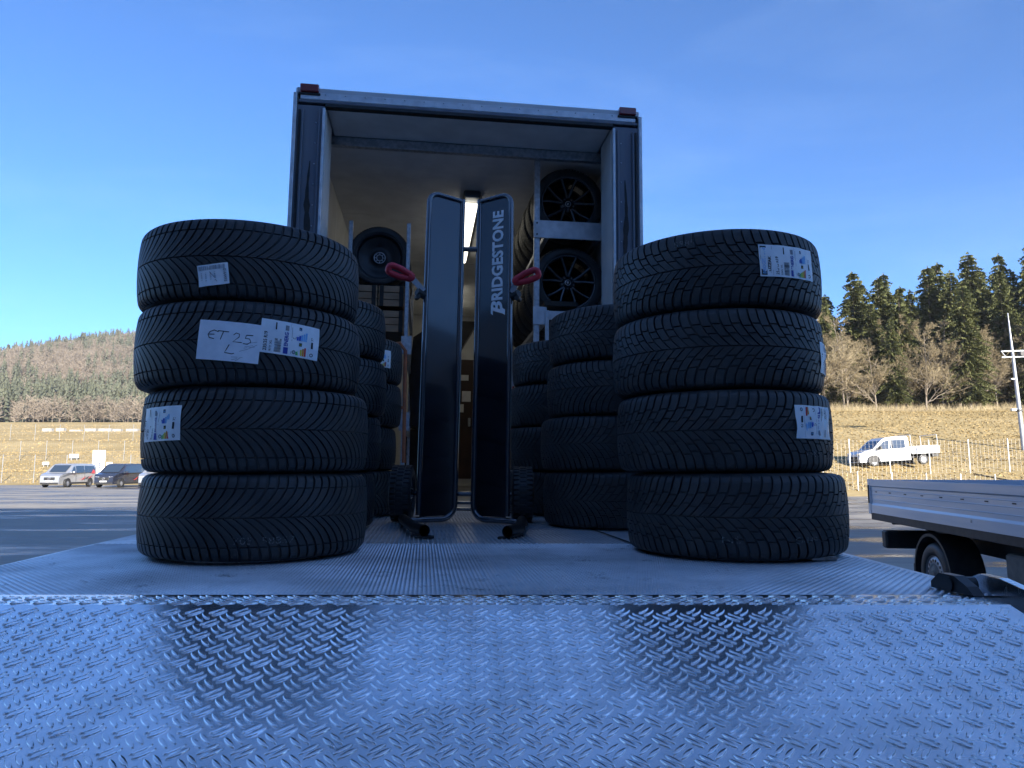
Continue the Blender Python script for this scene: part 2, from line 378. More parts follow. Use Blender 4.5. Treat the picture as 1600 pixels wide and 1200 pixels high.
# lozenges in pairs, turned one way and the other
loz = MB(); Ln, Wn, Hn = .0152, .0038, .0027
n = 12; ring = lambda k, hh: [(Ln*(k if k > .95 else k+.04)*math.cos(2*math.pi*i/n), Wn*k*math.sin(2*math.pi*i/n)*(abs(math.sin(2*math.pi*i/n))**.3), hh) for i in range(n)]
vs = ring(1., -.0005)+ring(.90, Hn*.66)+ring(.74, Hn*.95)+[(0, 0, Hn)]
fs = [(i, (i+1) % n, n+(i+1) % n, n+i) for i in range(n)]+[(n+i, n+(i+1) % n, 2*n+(i+1) % n, 2*n+i) for i in range(n)]+[(2*n+i, 2*n+(i+1) % n, 3*n) for i in range(n)]
loz.add(vs, fs, 0, True); lome = loz.mesh('tread_bump'); lome.materials.append(MATS['tread_aluminium'])
ltri = []
for f in fs:
    for k in range(1, len(f)-1): ltri.append((vs[f[0]], vs[f[k]], vs[f[k+1]]))
ltri = np.array(ltri)
spots = []
P_ = .042; tilt = Matrix.Rotation(R(RW), 4, 'X')
for region in ('ramp', 'lip'):
    q0, q1 = (.012, (YR-YN)/math.cos(R(RW))-.012) if region == 'ramp' else (-(YE-YR)+.012, -.006)
    for i in range(-60, 60):
        for j in range(-8, 50):
            for half in (0, 1):
                x = (i+.5*half)*P_+.006+j*.004*.5; q = (j+.5*half)*P_ + .008       # q runs down the ramp from its top edge
                if not (q0 <= q <= q1 and xl+.016 < x < xr-.016): continue
                for sgn in (-1, 1):
                    ang = R(45) if half else R(-45)
                    dx, dq = -math.sin(ang)*sgn*.0056, math.cos(ang)*sgn*.0056
                    if region == 'ramp':
                        y = YR-(q-dq)*math.cos(R(RW)); z = .006-(q-dq)*math.sin(R(RW)); M = Matrix.Translation((x+dx, y, z)) @ tilt @ Matrix.Rotation(ang, 4, 'Z')
                    else:
                        M = Matrix.Translation((x+dx, YR-(q-dq), .006)) @ Matrix.Rotation(ang, 4, 'Z')
                    spots.append((M, M.translation.length))
def seen(M):                            # rank by nearness to the frame's lower middle
    t = M.translation; return t.y+.25*abs(t.x)+(9 if t.y < .86 else 0)
spots.sort(key=lambda s: seen(s[0]))
for M, _ in spots[:300]:
    o = link('tread_bump', lome, None, lift); o.matrix_local = M
acc = []
for M, _ in spots[300:]:
    A = np.array(M); acc.append(ltri @ A[:3, :3].T + A[:3, 3])
tb = bulk('tread_bump_field', np.concatenate(acc), 'tread_aluminium', parent=lift)
# hinge ears and side flanges at both ends of the lip
for sx in (1, -1):
    X0 = .885 if sx > 0 else -1.105
    mb = MB(); ear = [(YE-.02, .007), (YE+.0, .022), (YE+.04, .037), (YE+.09, .036), (YE+.12, .015), (YE+.12, .002)]
    mb.prism(ear, X0, X0+.022*sx, 'yz')
    mb.tube([(X0-.004*sx, YE+.055, .018), (X0+.05*sx, YE+.055, .018)], .015, 12); mb.build('hinge_ear', 'black_steel', lift)
    fl = MB(); prof = [(YE+.10, .02), (YE+.06, .036), (YE+.0, .036), (YR+.02, .024), (YR-.10, .024-.1*ta), (YN, .012-(YR-YN)*ta+.006), (YN, -.03-(YR-YN)*ta), (YR, -.06), (YE+.10, -.03)]
    fl.prism(prof, X0+.066*sx, X0+.073*sx, 'yz')
    for a, b_ in zip(prof[:5], prof[1:6]):
        fl.add([(X0+.064*sx, a[0], a[1]+.002), (X0+.082*sx, a[0], a[1]+.002), (X0+.082*sx, b_[0], b_[1]+.002), (X0+.064*sx, b_[0], b_[1]+.002)], [(0,1,2,3)])
    fl.build('side_flange', 'tread_aluminium', lift, recalc=False)
for x0 in (-.75, .55):                  # lift arms below the deck
    mb = MB(); mb.box((x0-.05, 2.2, -.32), (x0+.05, 4.9, -.06), c=.01); mb.tube([(x0, 2.6, -.2), (x0, 4.7, -.5)], .045, 10); mb.build('lift_arm', 'black_steel', lift)
# bits lying on the deck
mat('white_paper', (.78, .78, .78), .7, col2=(.66, .66, .67), nscale=9)
mb = MB(); mb.add([(-.0,1.475,.007),(.05,1.478,.008),(.051,1.482,.007),(.0,1.48,.006)], [(0,1,2,3)]); mb.add([(.044,1.48,.007),(.05,1.495,.013),(.053,1.495,.012)], [(0,1,2)])
o = mb.build('litter_scrap', 'white_paper'); o.location = (.04, 0, PZ); tag(o, 'tiny white scrap lying near the edge of the deck', 'litter')
mb = MB(); mb.box((-.05, -.03, 0), (.05, .03, .016), c=.003); mb.box((-.02, -.02, .016), (.045, .02, .03), c=.004)
o = mb.build('metal_wedge', 'worn_steel'); o.location = (.845, 1.985, PZ+.002); o.scale = (.7, .7, .8); tag(o, 'small metal wedge under the edge of the right front tyre stack', 'wedge')

# ------------------------------------------------------------------ tyres
def rubber(name, tread):
    m = bpy.data.materials.new(name); m.use_nodes = True; nt = m.node_tree; b = nt.nodes['Principled BSDF']; N = nt.nodes.new; L = nt.links.new
    t = N('ShaderNodeTexCoord'); n = N('ShaderNodeTexNoise'); n.inputs['Scale'].default_value = 9; n.inputs['Detail'].default_value = 7; L(t.outputs['Object'], n.inputs[0])
    x = N('ShaderNodeMixRGB'); x.inputs[1].default_value = (.018, .018, .019, 1); x.inputs[2].default_value = (.040, .039, .038, 1)
    r = N('ShaderNodeMapRange'); r.inputs[1].default_value = .4; r.inputs[2].default_value = .7; L(n.outputs[0], r.inputs[0]); L(r.outputs[0], x.inputs[0]); L(x.outputs[0], b.inputs['Base Color'])
    q = N('ShaderNodeMapRange'); q.inputs[3].default_value = .42; q.inputs[4].default_value = .62; L(n.outputs[0], q.inputs[0]); L(q.outputs[0], b.inputs['Roughness'])
    b.inputs['Specular IOR Level'].default_value = .55
    if tread:                           # fine sipes: zigzag cuts across each block
        uv = N('ShaderNodeSeparateXYZ'); L(t.outputs['UV'], uv.inputs[0])
        def M(op, a, c):
            k = N('ShaderNodeMath'); k.operation = op
            for i, z in enumerate((a, c)):
                if z is None: continue
                if isinstance(z, (int, float)): k.inputs[i].default_value = z
                else: L(z, k.inputs[i])
            return k.outputs[0]
        zz = M('MULTIPLY', M('PINGPONG', uv.outputs[1], .0026), .55)
        u = M('DIVIDE', M('ADD', uv.outputs[0], zz), .0056)
        fr = M('PINGPONG', u, .5); cut = M('GREATER_THAN', fr, .06 if tread == 2 else .045)
        bn = N('ShaderNodeBump'); bn.inputs['Strength'].default_value = .7 if tread == 2 else .4; bn.inputs['Distance'].default_value = .0012; L(cut, bn.inputs['Height']); L(bn.outputs[0], b.inputs['Normal'])
    MATS[name] = m
rubber('tyre_rubber', 0); rubber('tread_rubber_allseason', 1); rubber('tread_rubber_winter', 2)
TR = .3235
HP = [(0, 0), (.03, .0006), (.055, .0022), (.075, .0042), (.0905, .0066), (.1000, .0112), (.1066, .0190), (.1102, .0305), (.1118, .047), (.1135, .06), (.1128, .071), (.108, .079), (.098, .0835)]
HP = [(z_*1.024, d_) for z_, d_ in HP]
_s = [0.]
for a, b_ in zip(HP, HP[1:]): _s.append(_s[-1]+math.dist(a, b_))
_s = np.array(_s); _z = np.array([p[0] for p in HP]); _d = np.array([p[1] for p in HP])
def surf(t, h=0., Rr=TR):
    a = abs(t); z = np.interp(a, _s, _z); d = np.interp(a, _s, _d); e = .003
    dz = np.interp(a+e, _s, _z)-np.interp(max(a-e, 0), _s, _z); dd = np.interp(a+e, _s, _d)-np.interp(max(a-e, 0), _s, _d); l = math.hypot(dz, dd)
    return Rr-d+h*dz/l, math.copysign(1, t)*(z+h*dd/l) if t else 0.
def cyl(s_, t, h=0.):
    r, z = surf(t, h); a = s_/TR; return (r*math.cos(a), r*math.sin(a), z)
def carcass():
    mb = MB(); pr = []
    tt = np.concatenate([np.linspace(-_s[-1], -.125, 10), np.linspace(-.118, .118, 15), np.linspace(.125, _s[-1], 10)])
    for t in tt:
        k = 1-min(max((abs(t)-.108)/.014, 0), 1); pr.append(surf(t, -.0075*k))
    inner = [(TR-.0835, .09), (TR-.07, .096), (TR-.045, .097), (TR-.026, .085), (TR-.019, .05), (TR-.018, 0)]
    pr += inner+[(r, -z) for r, z in inner[:-1][::-1]]
    mb.lathe(pr, 120, close=True)
    for sg in (1, -1):                  # raised rings and lettering-like ribs on the sidewall
        for t in (.133, .152):
            r, z = surf(t, .0006); r2, z2 = surf(t+.003, .0006); mb.lathe([(r+.0003, sg*(z-.0012)), (r, sg*z), (r2, sg*z2), (r2, sg*(z2-.0014))], 96)
    return mb
def block(mb, uv, ts, fs0, fs1, sg, off, depth=.0072, ch=.0009):
    """one tread block between the curves fs0(t) and fs1(t), chamfered"""
    ts = list(ts); tlist = [(ts[0], 0)]+[(ts[0]+ch, 1)]+[(t, 1) for t in ts[1:-1]]+[(ts[-1]-ch, 1), (ts[-1], 0)]
    vs = []
    for t, full in tlist:
        a, b_ = fs0(t), fs1(t); top = 0. if full else -ch
        for s_, h in ((a, -depth), (a, -ch), (a+ch, top), (b_-ch, top), (b_, -ch), (b_, -depth)):
            vs.append(cyl(s_+off, sg*t, h)); uv.append((s_+off, sg*t))
    n = len(tlist); fs = []
    for i in range(n-1):
        for k in range(5):
            q = (i*6+k, i*6+k+1, (i+1)*6+k+1, (i+1)*6+k); fs.append(q if sg > 0 else q[::-1])
    e0 = tuple(range(6)); e1 = tuple((n-1)*6+k for k in range(6)); fs += [e0[::-1] if sg > 0 else e0, e1 if sg > 0 else e1[::-1]]
    mb.add(vs, fs)
def tread_allseason():
    mb = MB(); uv = []; N = 80; p = 2*math.pi*TR/N
    sh = lambda t: .072*(1-(1-min(t/.1, 1))**2.0)
    gw = lambda t: .0032+.0036*min(t/.1, 1)
    jit = [rnd.uniform(-.0006, .0006) for _ in range(N)]
    for k in range(N):
        for sg in (1, -1):
            off = k*p+(p/2 if sg < 0 else 0)+jit[k]
            f0 = lambda t: sh(t)+gw(t)/2; f1 = lambda t: sh(t)+p-gw(t)/2
            block(mb, uv, np.linspace(.0012, .0745, 11), f0, f1, sg, off); block(mb, uv, np.linspace(.0768, .119, 8), f0, f1, sg, off)
    mb.uv = uv; return mb
def tread_winter():
    mb = MB(); uv = []; N = 74; p = 2*math.pi*TR/N
    sh = lambda t: .060*(1-(1-min(t/.098, 1))**1.9)
    gw = lambda t: .0027+.0028*min(t/.1, 1)
    for k in range(N):
        for sg in (1, -1):
            off = k*p+(p/2 if sg < 0 else 0)+.0008*math.sin(k*2.1)
            f0 = lambda t: sh(t)+gw(t)/2; f1 = lambda t: sh(t)+p-gw(t)/2
            a = .030+(.006 if k % 2 else -.003); b_ = .060+(.004 if (k+sg) % 2 else -.003)
            c0 = -.004 if (k % 2 == 0) == (sg > 0) else .0012
            block(mb, uv, np.linspace(max(c0, .0012), a-.0012, 5), f0, f1, sg, off)
            block(mb, uv, np.linspace(a+.0012, b_-.0015, 5), f0, f1, sg, off)
            block(mb, uv, np.linspace(b_+.0015, .119, 9), f0, f1, sg, off)
    mb.uv = uv; return mb
ME_C = carcass().mesh('sidewall'); ME_C.materials.append(MATS['tyre_rubber'])
ME_A = tread_allseason().mesh('tread'); ME_A.materials.append(MATS['tread_rubber_allseason'])
ME_W = tread_winter().mesh('tread'); ME_W.materials.append(MATS['tread_rubber_winter'])
def tyre(loc, label, kind='a', flip=False, group=None, tilt=None, rot=(0,0,0), scale=1.):
    t = thing('tyre', label, 'tyre', loc, rot, group)
    if tilt: t.rotation_euler = (R(tilt[0]), R(tilt[1]), 0)
    a = rnd.uniform(0, 6.28); e = (math.pi if flip else 0, 0, a)
    link('sidewall', ME_C, None, t, rot=e); link('tread', ME_A if kind == 'a' else ME_W, None, t, rot=e)
    if scale != 1.: t.scale = (scale,)*3
    return t

# stickers: curved paper on the tread, print on top of it
for nm, c in [('ink_black', (.02, .02, .022)), ('ink_blue', (.03, .12, .55)), ('ink_flag', (.02, .05, .35)), ('ink_green', (.05, .4, .09)), ('ink_lime', (.4, .6, .05)),
              ('ink_yellow', (.75, .6, .04)), ('ink_orange', (.75, .28, .03)), ('ink_red', (.6, .04, .03)), ('ink_cyan', (.2, .48, .8)), ('ink_grey', (.25, .26, .29))]: mat(nm, c, .6)
INK = ['ink_black', 'ink_blue', 'ink_flag', 'ink_green', 'ink_lime', 'ink_yellow', 'ink_orange', 'ink_red', 'ink_cyan', 'ink_grey']
mat('label_paper', (.84, .85, .86), .42, col2=(.76, .77, .79), nscale=30, bump=.25, bscale=60, bdist=.003, spec=.6)
mat('note_paper', (.83, .84, .88), .75, col2=(.76, .77, .81), nscale=40, bump=.1, bscale=30)
TXT = {}
def txt(s, **k):
    key = (s, tuple(sorted(k.items())))
    if key not in TXT: TXT[key] = text2d(s, **k)
    return TXT[key]
class Sheet:
    """flat artwork in its own x (right), y (up) metres, wrapped on a tyre"""
    def __init__(s, w, h): s.w, s.h = w, h; s.v = []; s.f = []; s.m = []
    def poly(s, pts, faces, ink):
        o = len(s.v); s.v += [tuple(p) for p in pts]; s.f += [tuple(i+o for i in f) for f in faces]; s.m += [ink]*len(faces)
    def rect(s, x, y, w, h, ink): s.poly([(x, y), (x+w, y), (x+w, y+h), (x, y+h)], [(0, 1, 2, 3)], ink)
    def text(s, t, x, y, w, h, ink, bold=.02, shear=0.):
        a, f = txt(t, bold=bold, shear=shear); s.poly([(x+p[0]*w, y+p[1]*h) for p in a], f, ink)
    def disc(s, x, y, r, ink, n=10): s.poly([(x+r*math.cos(6.283*i/n), y+r*math.sin(6.283*i/n)) for i in range(n)], [tuple(range(n))], ink)
    def ring(s, x, y, r, w, ink, n=14):
        a = [(x+r*math.cos(6.283*i/n), y+r*math.sin(6.283*i/n)) for i in range(n)]; b_ = [(x+(r-w)*math.cos(6.283*i/n), y+(r-w)*math.sin(6.283*i/n)) for i in range(n)]
        s.poly(a+b_, [(i, (i+1) % n, n+(i+1) % n, n+i) for i in range(n)], ink)
    def stroke(s, pts, w, ink): v, f = stroke2d(pts, w); s.poly(v, f, ink)
def put_sheet(tyre_o, sh, name, paper, az, z, rot=0., wob=.0012, seed=1, note=None, curl=None, lift_=.0016):
    """az in degrees (-90 faces -Y), z above the tyre's middle; rot turns the sheet counter-clockwise"""
    r_ = random.Random(seed); ph = [r_.uniform(0, 6.28) for _ in range(6)]; c, s_ = math.cos(R(rot)), math.sin(R(rot))
    def wrap(x, y, h):
        u = (x-sh.w/2); v = (y-sh.h/2); X_ = u*c-v*s_; Y_ = u*s_+v*c
        hh = lift_+h+wob*(math.sin(X_*95+ph[0])*math.sin(Y_*70+ph[1])+.6*math.sin(X_*210+Y_*60+ph[2]))
        if curl: hh += curl(u/sh.w, v/sh.h)
        zt = z+Y_; t = math.copysign(np.interp(abs(zt), _z, _s) if abs(zt) < .112 else abs(zt)+.05, zt)
        r, zz = surf(t, max(hh, .0008)); a = R(az)+X_/TR; return (r*math.cos(a), r*math.sin(a), zz)
    nx_, ny_ = 16, 10; mb = MB()
    for lay in (0, -.0003):
        vs = [wrap(sh.w*i/nx_, sh.h*j/ny_, lay) for j in range(ny_+1) for i in range(nx_+1)]
        fs = [(j*(nx_+1)+i, j*(nx_+1)+i+1, (j+1)*(nx_+1)+i+1, (j+1)*(nx_+1)+i) for j in range(ny_) for i in range(nx_)]
        mb.add(vs, fs if lay == 0 else [f[::-1] for f in fs], 0, True)
    if note:
        o = mb.build(name, paper, recalc=False); o.matrix_world = Matrix.Translation(tyre_o.location) @ tyre_o.rotation_euler.to_matrix().to_4x4(); tag(o, *note)
    else: o = mb.build(name, paper, tyre_o, recalc=False)
    p = MB()
    for (x, y) in sh.v: p.v.append(wrap(x, y, .0006))
    p.f = list(sh.f); p.m = [INK.index(k) for k in sh.m]; p.sm = [False]*len(p.f)
    if p.f: p.build('print', INK, o, recalc=False)
    return o
def energy_label(brand=False, size='235/35 R19', load='91Y XL'):
    s = Sheet(.092, .205 if brand else .165); H = s.h; y = H
    if brand:
        s.rect(.004, y-.022, .084, .018, 'ink_black'); s.text('BRIDGESTONE', .008, y-.0185, .076, .011, 'ink_cyan', .015)
        s.text('BLIZZAK', .008, y-.034, .05, .009, 'ink_black', .03); s.rect(.004, y-.041, .084, .0008, 'ink_grey'); y -= .04
    s.text(size, .006, y-.019, .052, .0095, 'ink_black', .02); s.text(load, .006, y-.031, .03, .006, 'ink_black', .01)
    for k in range(22): s.rect(.006+k*.0017, y-.056, rnd.choice([.0005, .0008, .0011]), .018, 'ink_black')
    s.rect(.066, y-.041, .02, .0035, 'ink_black')
    y -= .062
    s.rect(.004, y-.013, .018, .0125, 'ink_flag'); s.text('ENERG', .025, y-.012, .038, .011, 'ink_flag', .03); s.rect(.068, y-.012, .014, .010, 'ink_grey')
    y -= .018; s.rect(.003, y, .086, .0005, 'ink_grey'); s.rect(.006, y-.004, .04, .0012, 'ink_grey'); s.rect(.05, y-.004, .03, .0012, 'ink_grey')
    for k, c in enumerate(['ink_green', 'ink_lime', 'ink_yellow', 'ink_orange', 'ink_red']): s.rect(.005, y-.022-k*.0062, .010+k*.0035, .0052, c)
    for k in range(5): s.rect(.046, y-.022-k*.0062, .010+k*.0035, .0052, 'ink_blue' if k < 2 else 'ink_cyan')
    s.ring(.012, y-.011, .005, .0018, 'ink_black'); s.ring(.053, y-.011, .005, .0018, 'ink_black')
    s.rect(.031, y-.033, .009, .008, 'ink_black'); s.rect(.074, y-.03, .009, .008, 'ink_black')
    s.text('C', .0325, y-.0315, .005, .005, 'ink_yellow', .02); s.text('B', .0755, y-.0285, .005, .005, 'ink_cyan', .02)
    s.rect(.003, y-.054, .086, .0005, 'ink_grey')
    s.ring(.012, y-.063, .005, .002, 'ink_black'); s.rect(.03, y-.066, .018, .006, 'ink_black'); s.text('72', .052, y-.067, .01, .007, 'ink_black', .01)
    return s
def barcode_label():
    s = Sheet(.082, .058)
    for k in range(34): s.rect(.004+k*.0021, .043, rnd.choice([.0006, .001, .0014]), .011, 'ink_grey')
    a, f = txt('0164493', bold=.02); s.poly([(.068+p[1]*.009, .042-p[0]*.035) for p in a], f, 'ink_grey')
    s.stroke([(.032, .038), (.042, .024), (.045, .02)], .0016, 'ink_grey'); s.stroke([(.047, .014), (.05, .009)], .0013, 'ink_grey')
    for k in range(4): a, f = txt('1428 5', bold=0.); s.poly([(.008+k*.012+p[1]*.004, .036-p[0]*(.02+.004*(k % 2))) for p in a], f, 'ink_grey')
    return s
def chalk_marks(tyre_o, s_txt, az, z, h=.018, w=.05, ink=(.4, .4, .38)):
    if 'chalk' not in MATS: mat('chalk', (.24, .24, .23), .9, col2=(.03, .03, .03), nscale=190, nlo=.42, nhi=.56)
    a, f = txt(s_txt, bold=-.012); mb = MB()
    for p in a:
        zt = z+(p[1]-.5)*h; t = math.copysign(np.interp(abs(zt), _z, _s), zt); r, zz = surf(t, .0005); an = R(az)+(p[0]-.5)*w/TR; mb.v.append((r*math.cos(an), r*math.sin(an), zz))
    mb.f = list(f); mb.m = [0]*len(f); mb.sm = [False]*len(f); mb.build('chalk_mark', 'chalk', tyre_o, recalc=False)

GAP = .2325
def stack(xy, kind, flips, labels, group, dz=0.):
    out = []
    for i, ((x, y), fl, lb) in enumerate(zip(xy, flips, labels)):
        out.append(tyre((x, y, PZ+.006+GAP*(i+.5)+dz), lb, kind, fl, group, tilt=(rnd.uniform(-.35, .35), rnd.uniform(-.35, .35)))); 
    return out
FL = stack([(-.768, 2.175), (-.770, 2.172), (-.800, 2.165), (-.812, 2.178)], 'a', [0, 0, 0, 0],
    ['bottom tyre of the left front stack, chevron tread, chalk numbers', 'second tyre from the bottom in the left front stack, crumpled label at its left',
     'chevron tread tyre with a handwritten note, third in the left front stack', 'topmost tyre of the left front stack with a small barcode sticker'], 'tyres stacked on the tail lift')
FR = stack([(.680, 2.217), (.658, 2.243), (.650, 2.255), (.656, 2.262)], 'w', [0, 0, 1, 1],
    ['bottom tyre of the right front stack, winter block tread', 'winter tyre second from the bottom of right front stack, crumpled label on its right',
     'winter tyre third from the bottom in the right front stack, label on its edge', 'topmost winter tyre of the right front stack with white brand label'], 'tyres stacked on the tail lift')
L2 = stack([(-.905, 3.02), (-.885, 3.03), (-.865, 3.02), (-.870, 3.0)], 'a', [0, 0, 0, 0],
    ['bottom tyre of the second left stack, behind the left front stack', 'second tyre from the bottom of the stack behind the left front stack',
     'third tyre from the bottom of the stack behind the left front stack', 'topmost tyre of the stack behind the left front stack'], 'tyres stacked on the tail lift')
L3 = stack([(-.935, 3.87), (-.955, 3.86), (-.930, 3.86), (-.925, 3.84)], 'a', [0, 0, 0, 0],
    ['bottom tyre of the rearmost left stack, beside the trolley wheel', 'tyre with small white label, second from bottom of rearmost left stack',
     'third tyre from the bottom of the rearmost left stack', 'topmost tyre of the rearmost left stack with white label'], 'tyres stacked on the tail lift')
R2 = stack([(.462, 3.20), (.452, 3.21), (.482, 3.20), (.492, 3.19)], 'w', [0, 0, 1, 0],
    ['bottom tyre of the second right stack, behind the right front stack', 'second tyre from the bottom of the stack behind the right front stack',
     'third tyre from the bottom of the stack behind the right front stack', 'topmost tyre of the second right stack with white label at its right'], 'tyres stacked on the tail lift')
R3 = stack([(.275, 4.02), (.280, 4.01), (.300, 4.02), (.325, 4.0)], 'w', [0, 0, 0, 1],
    ['bottom tyre of the rearmost right stack, mostly behind the trolley wheel', 'second tyre from the bottom of the rearmost right stack',
     'third tyre from the bottom of the rearmost right stack', 'topmost tyre of the rearmost right stack, below the wheel rack'], 'tyres stacked on the tail lift')
# labels and notes on them
put_sheet(FL[3], barcode_label(), 'barcode_sticker', 'label_paper', -88, -.052, rot=8, seed=2, curl=lambda u, v: .010*max(0, -v-.1))
EL = energy_label()
put_sheet(FL[2], EL, 'energy_label', 'label_paper', -52.2, .012, rot=86, seed=3)
nt_ = Sheet(.158, .105)
for pts in [[(.052,.075),(.04,.079),(.03,.074),(.026,.066),(.03,.058),(.042,.056)], [(.028,.067),(.042,.068)], [(.05,.078),(.078,.077)], [(.064,.077),(.058,.055)],
            [(.09,.07),(.096,.076),(.104,.074),(.104,.066),(.09,.052),(.112,.052)], [(.138,.074),(.122,.073),(.119,.064),(.13,.064),(.134,.056),(.126,.049),(.115,.05)],
            [(.082,.044),(.076,.03),(.072,.022),(.09,.02),(.096,.022)]]: nt_.stroke(pts, .0022, 'ink_black')
for pts in [[(.12,.042),(.14,.047)], [(.118,.038),(.145,.044)], [(.122,.05),(.15,.058)], [(.09,.012),(.118,.013)], [(.09,.004),(.105,.009)], [(.1,.002),(.112,.011)], [(.108,.028),(.128,.036),(.15,.05)]]: nt_.stroke(pts, .0009, 'ink_grey')
put_sheet(FL[2], nt_, 'paper_note', 'note_paper', -80.5, -.004, rot=-4, seed=5, wob=.0006, lift_=.0034, note=('white paper note reading ET 25 L taped to a tyre', 'paper note'))
put_sheet(FL[1], EL, 'energy_label', 'label_paper', -122.5, .016, rot=91, seed=6, wob=.0022)
put_sheet(FR[3], energy_label(True, '255/45 R19', '104V XL'), 'brand_label', 'label_paper', -65, .014, rot=91.5, seed=7)
put_sheet(FR[2], EL, 'energy_label', 'label_paper', -25, -.012, rot=90, seed=8, wob=.002)
put_sheet(FR[1], EL, 'energy_label', 'label_paper', -54, .024, rot=-90, seed=9, wob=.0022)
put_sheet(R2[3], EL, 'energy_label', 'label_paper', -50, .0, rot=90, seed=10)
put_sheet(L3[3], EL, 'energy_label', 'label_paper', -42, .0, rot=90, seed=11)
put_sheet(L3[1], EL, 'energy_label', 'label_paper', -58, .0, rot=90, seed=12)
chalk_marks(FL[0], '705  58857', -67, -.058, w=.155); chalk_marks(FR[0], 'NS', -108, -.058); chalk_marks(FR[0], 'O-H9', -72, -.06, w=.07)
chalk_marks(FR[1], '1985', -56, -.062, w=.06); chalk_marks(FR[1], 'XX 85', -32, -.06, w=.12, h=.035); chalk_marks(FR[3], '5885', -120, .075, w=.06); chalk_marks(R2[0], '1195', -80, .075, w=.06); chalk_marks(R2[2], 'A83', -74, -.06)

# ------------------------------------------------------------------ building behind the viewer, whose shade lies over the yard
mat('hall_cladding', (.30, .30, .30), .5, col2=(.25, .25, .25), nscale=.4, bump=.2, bscale=3, stretch=(6, 6, .2))
mat('hall_roof', (.12, .12, .13), .7, col2=(.16, .16, .16), nscale=.5)
mat('gate_grey', (.22, .23, .25), .5, col2=(.18, .19, .2), nscale=2)
mat('glass_dark', (.02, .025, .03), .06, spec=.8)
hall = thing('workshop_hall', 'grey clad workshop hall behind the viewer, shading the yard', 'building', (0, -17, 0))
mb = MB(); mb.box((-75, -40, 0), (14, 0, 15.6)); mb.build('wall', 'hall_cladding', hall)
mb = MB(); mb.box((14.004, -38, 0), (70, -.3, 12.6)); mb.build('wall', 'hall_cladding', hall)
mb = MB(); mb.box((-75.4, -40.4, 15.604), (14.4, .4, 16.), c=.05); mb.build('roof', 'hall_roof', hall)
mb = MB(); mb.box((14.41, -38.4, 12.604), (70.4, .1, 12.9), c=.05); mb.build('roof', 'hall_roof', hall)
for x in [k for k in range(-70, 64, 12) if not 0 < k < 12]:
    mb = MB(); y = .004 if x < 6 else -.296; mb.box((x, y, .02), (x+5, y+.086, 5.2), c=.02)
    for k in range(1, 9): mb.box((x+.05, y+.086, k*.58-.02), (x+4.95, y+.106, k*.58+.02))
    mb.build('gate', 'gate_grey', hall)
    mb = MB(); mb.box((x+6.5, y, 7), (x+9.5, y+.056, 9), c=.02); mb.build('window', 'glass_dark', hall)

# ------------------------------------------------------------------ tyre trolley with two black panels
mat('black_gloss', (.006, .007, .012), .12, col2=(.010, .011, .016), nscale=6, rough2=.18, coat=.45, spec=.5); MATS['black_gloss'].node_tree.nodes['Principled BSDF'].inputs['Coat IOR'].default_value = 1.6
mat('frame_paint', (.022, .027, .04), .14, col2=(.03, .033, .045), nscale=30, coat=1., spec=.8)
mat('lever_steel', (.50, .54, .60), .3, .15, col2=(.42, .46, .52), nscale=30)
mat('grip_red', (.62, .03, .05), .45, col2=(.50, .028, .045), nscale=25, bump=.1)
mat('letter_silver', (.85, .86, .88), .45, 0., col2=(.78, .79, .81), nscale=40)
tro = thing('tyre_trolley', 'black upright tyre trolley with two tall panels, red grips and white lettering', 'trolley', (-.219, 3.27, PZ+.004), (0, R(.75), R(1)))
def arc(cx, cz, r, a0, a1, n=6): return [(cx+r*math.cos(R(a0+(a1-a0)*i/n)), cz+r*math.sin(R(a0+(a1-a0)*i/n))) for i in range(n+1)]
Hh, Zb, PWd, DV = 1.585, .016, .172, .085
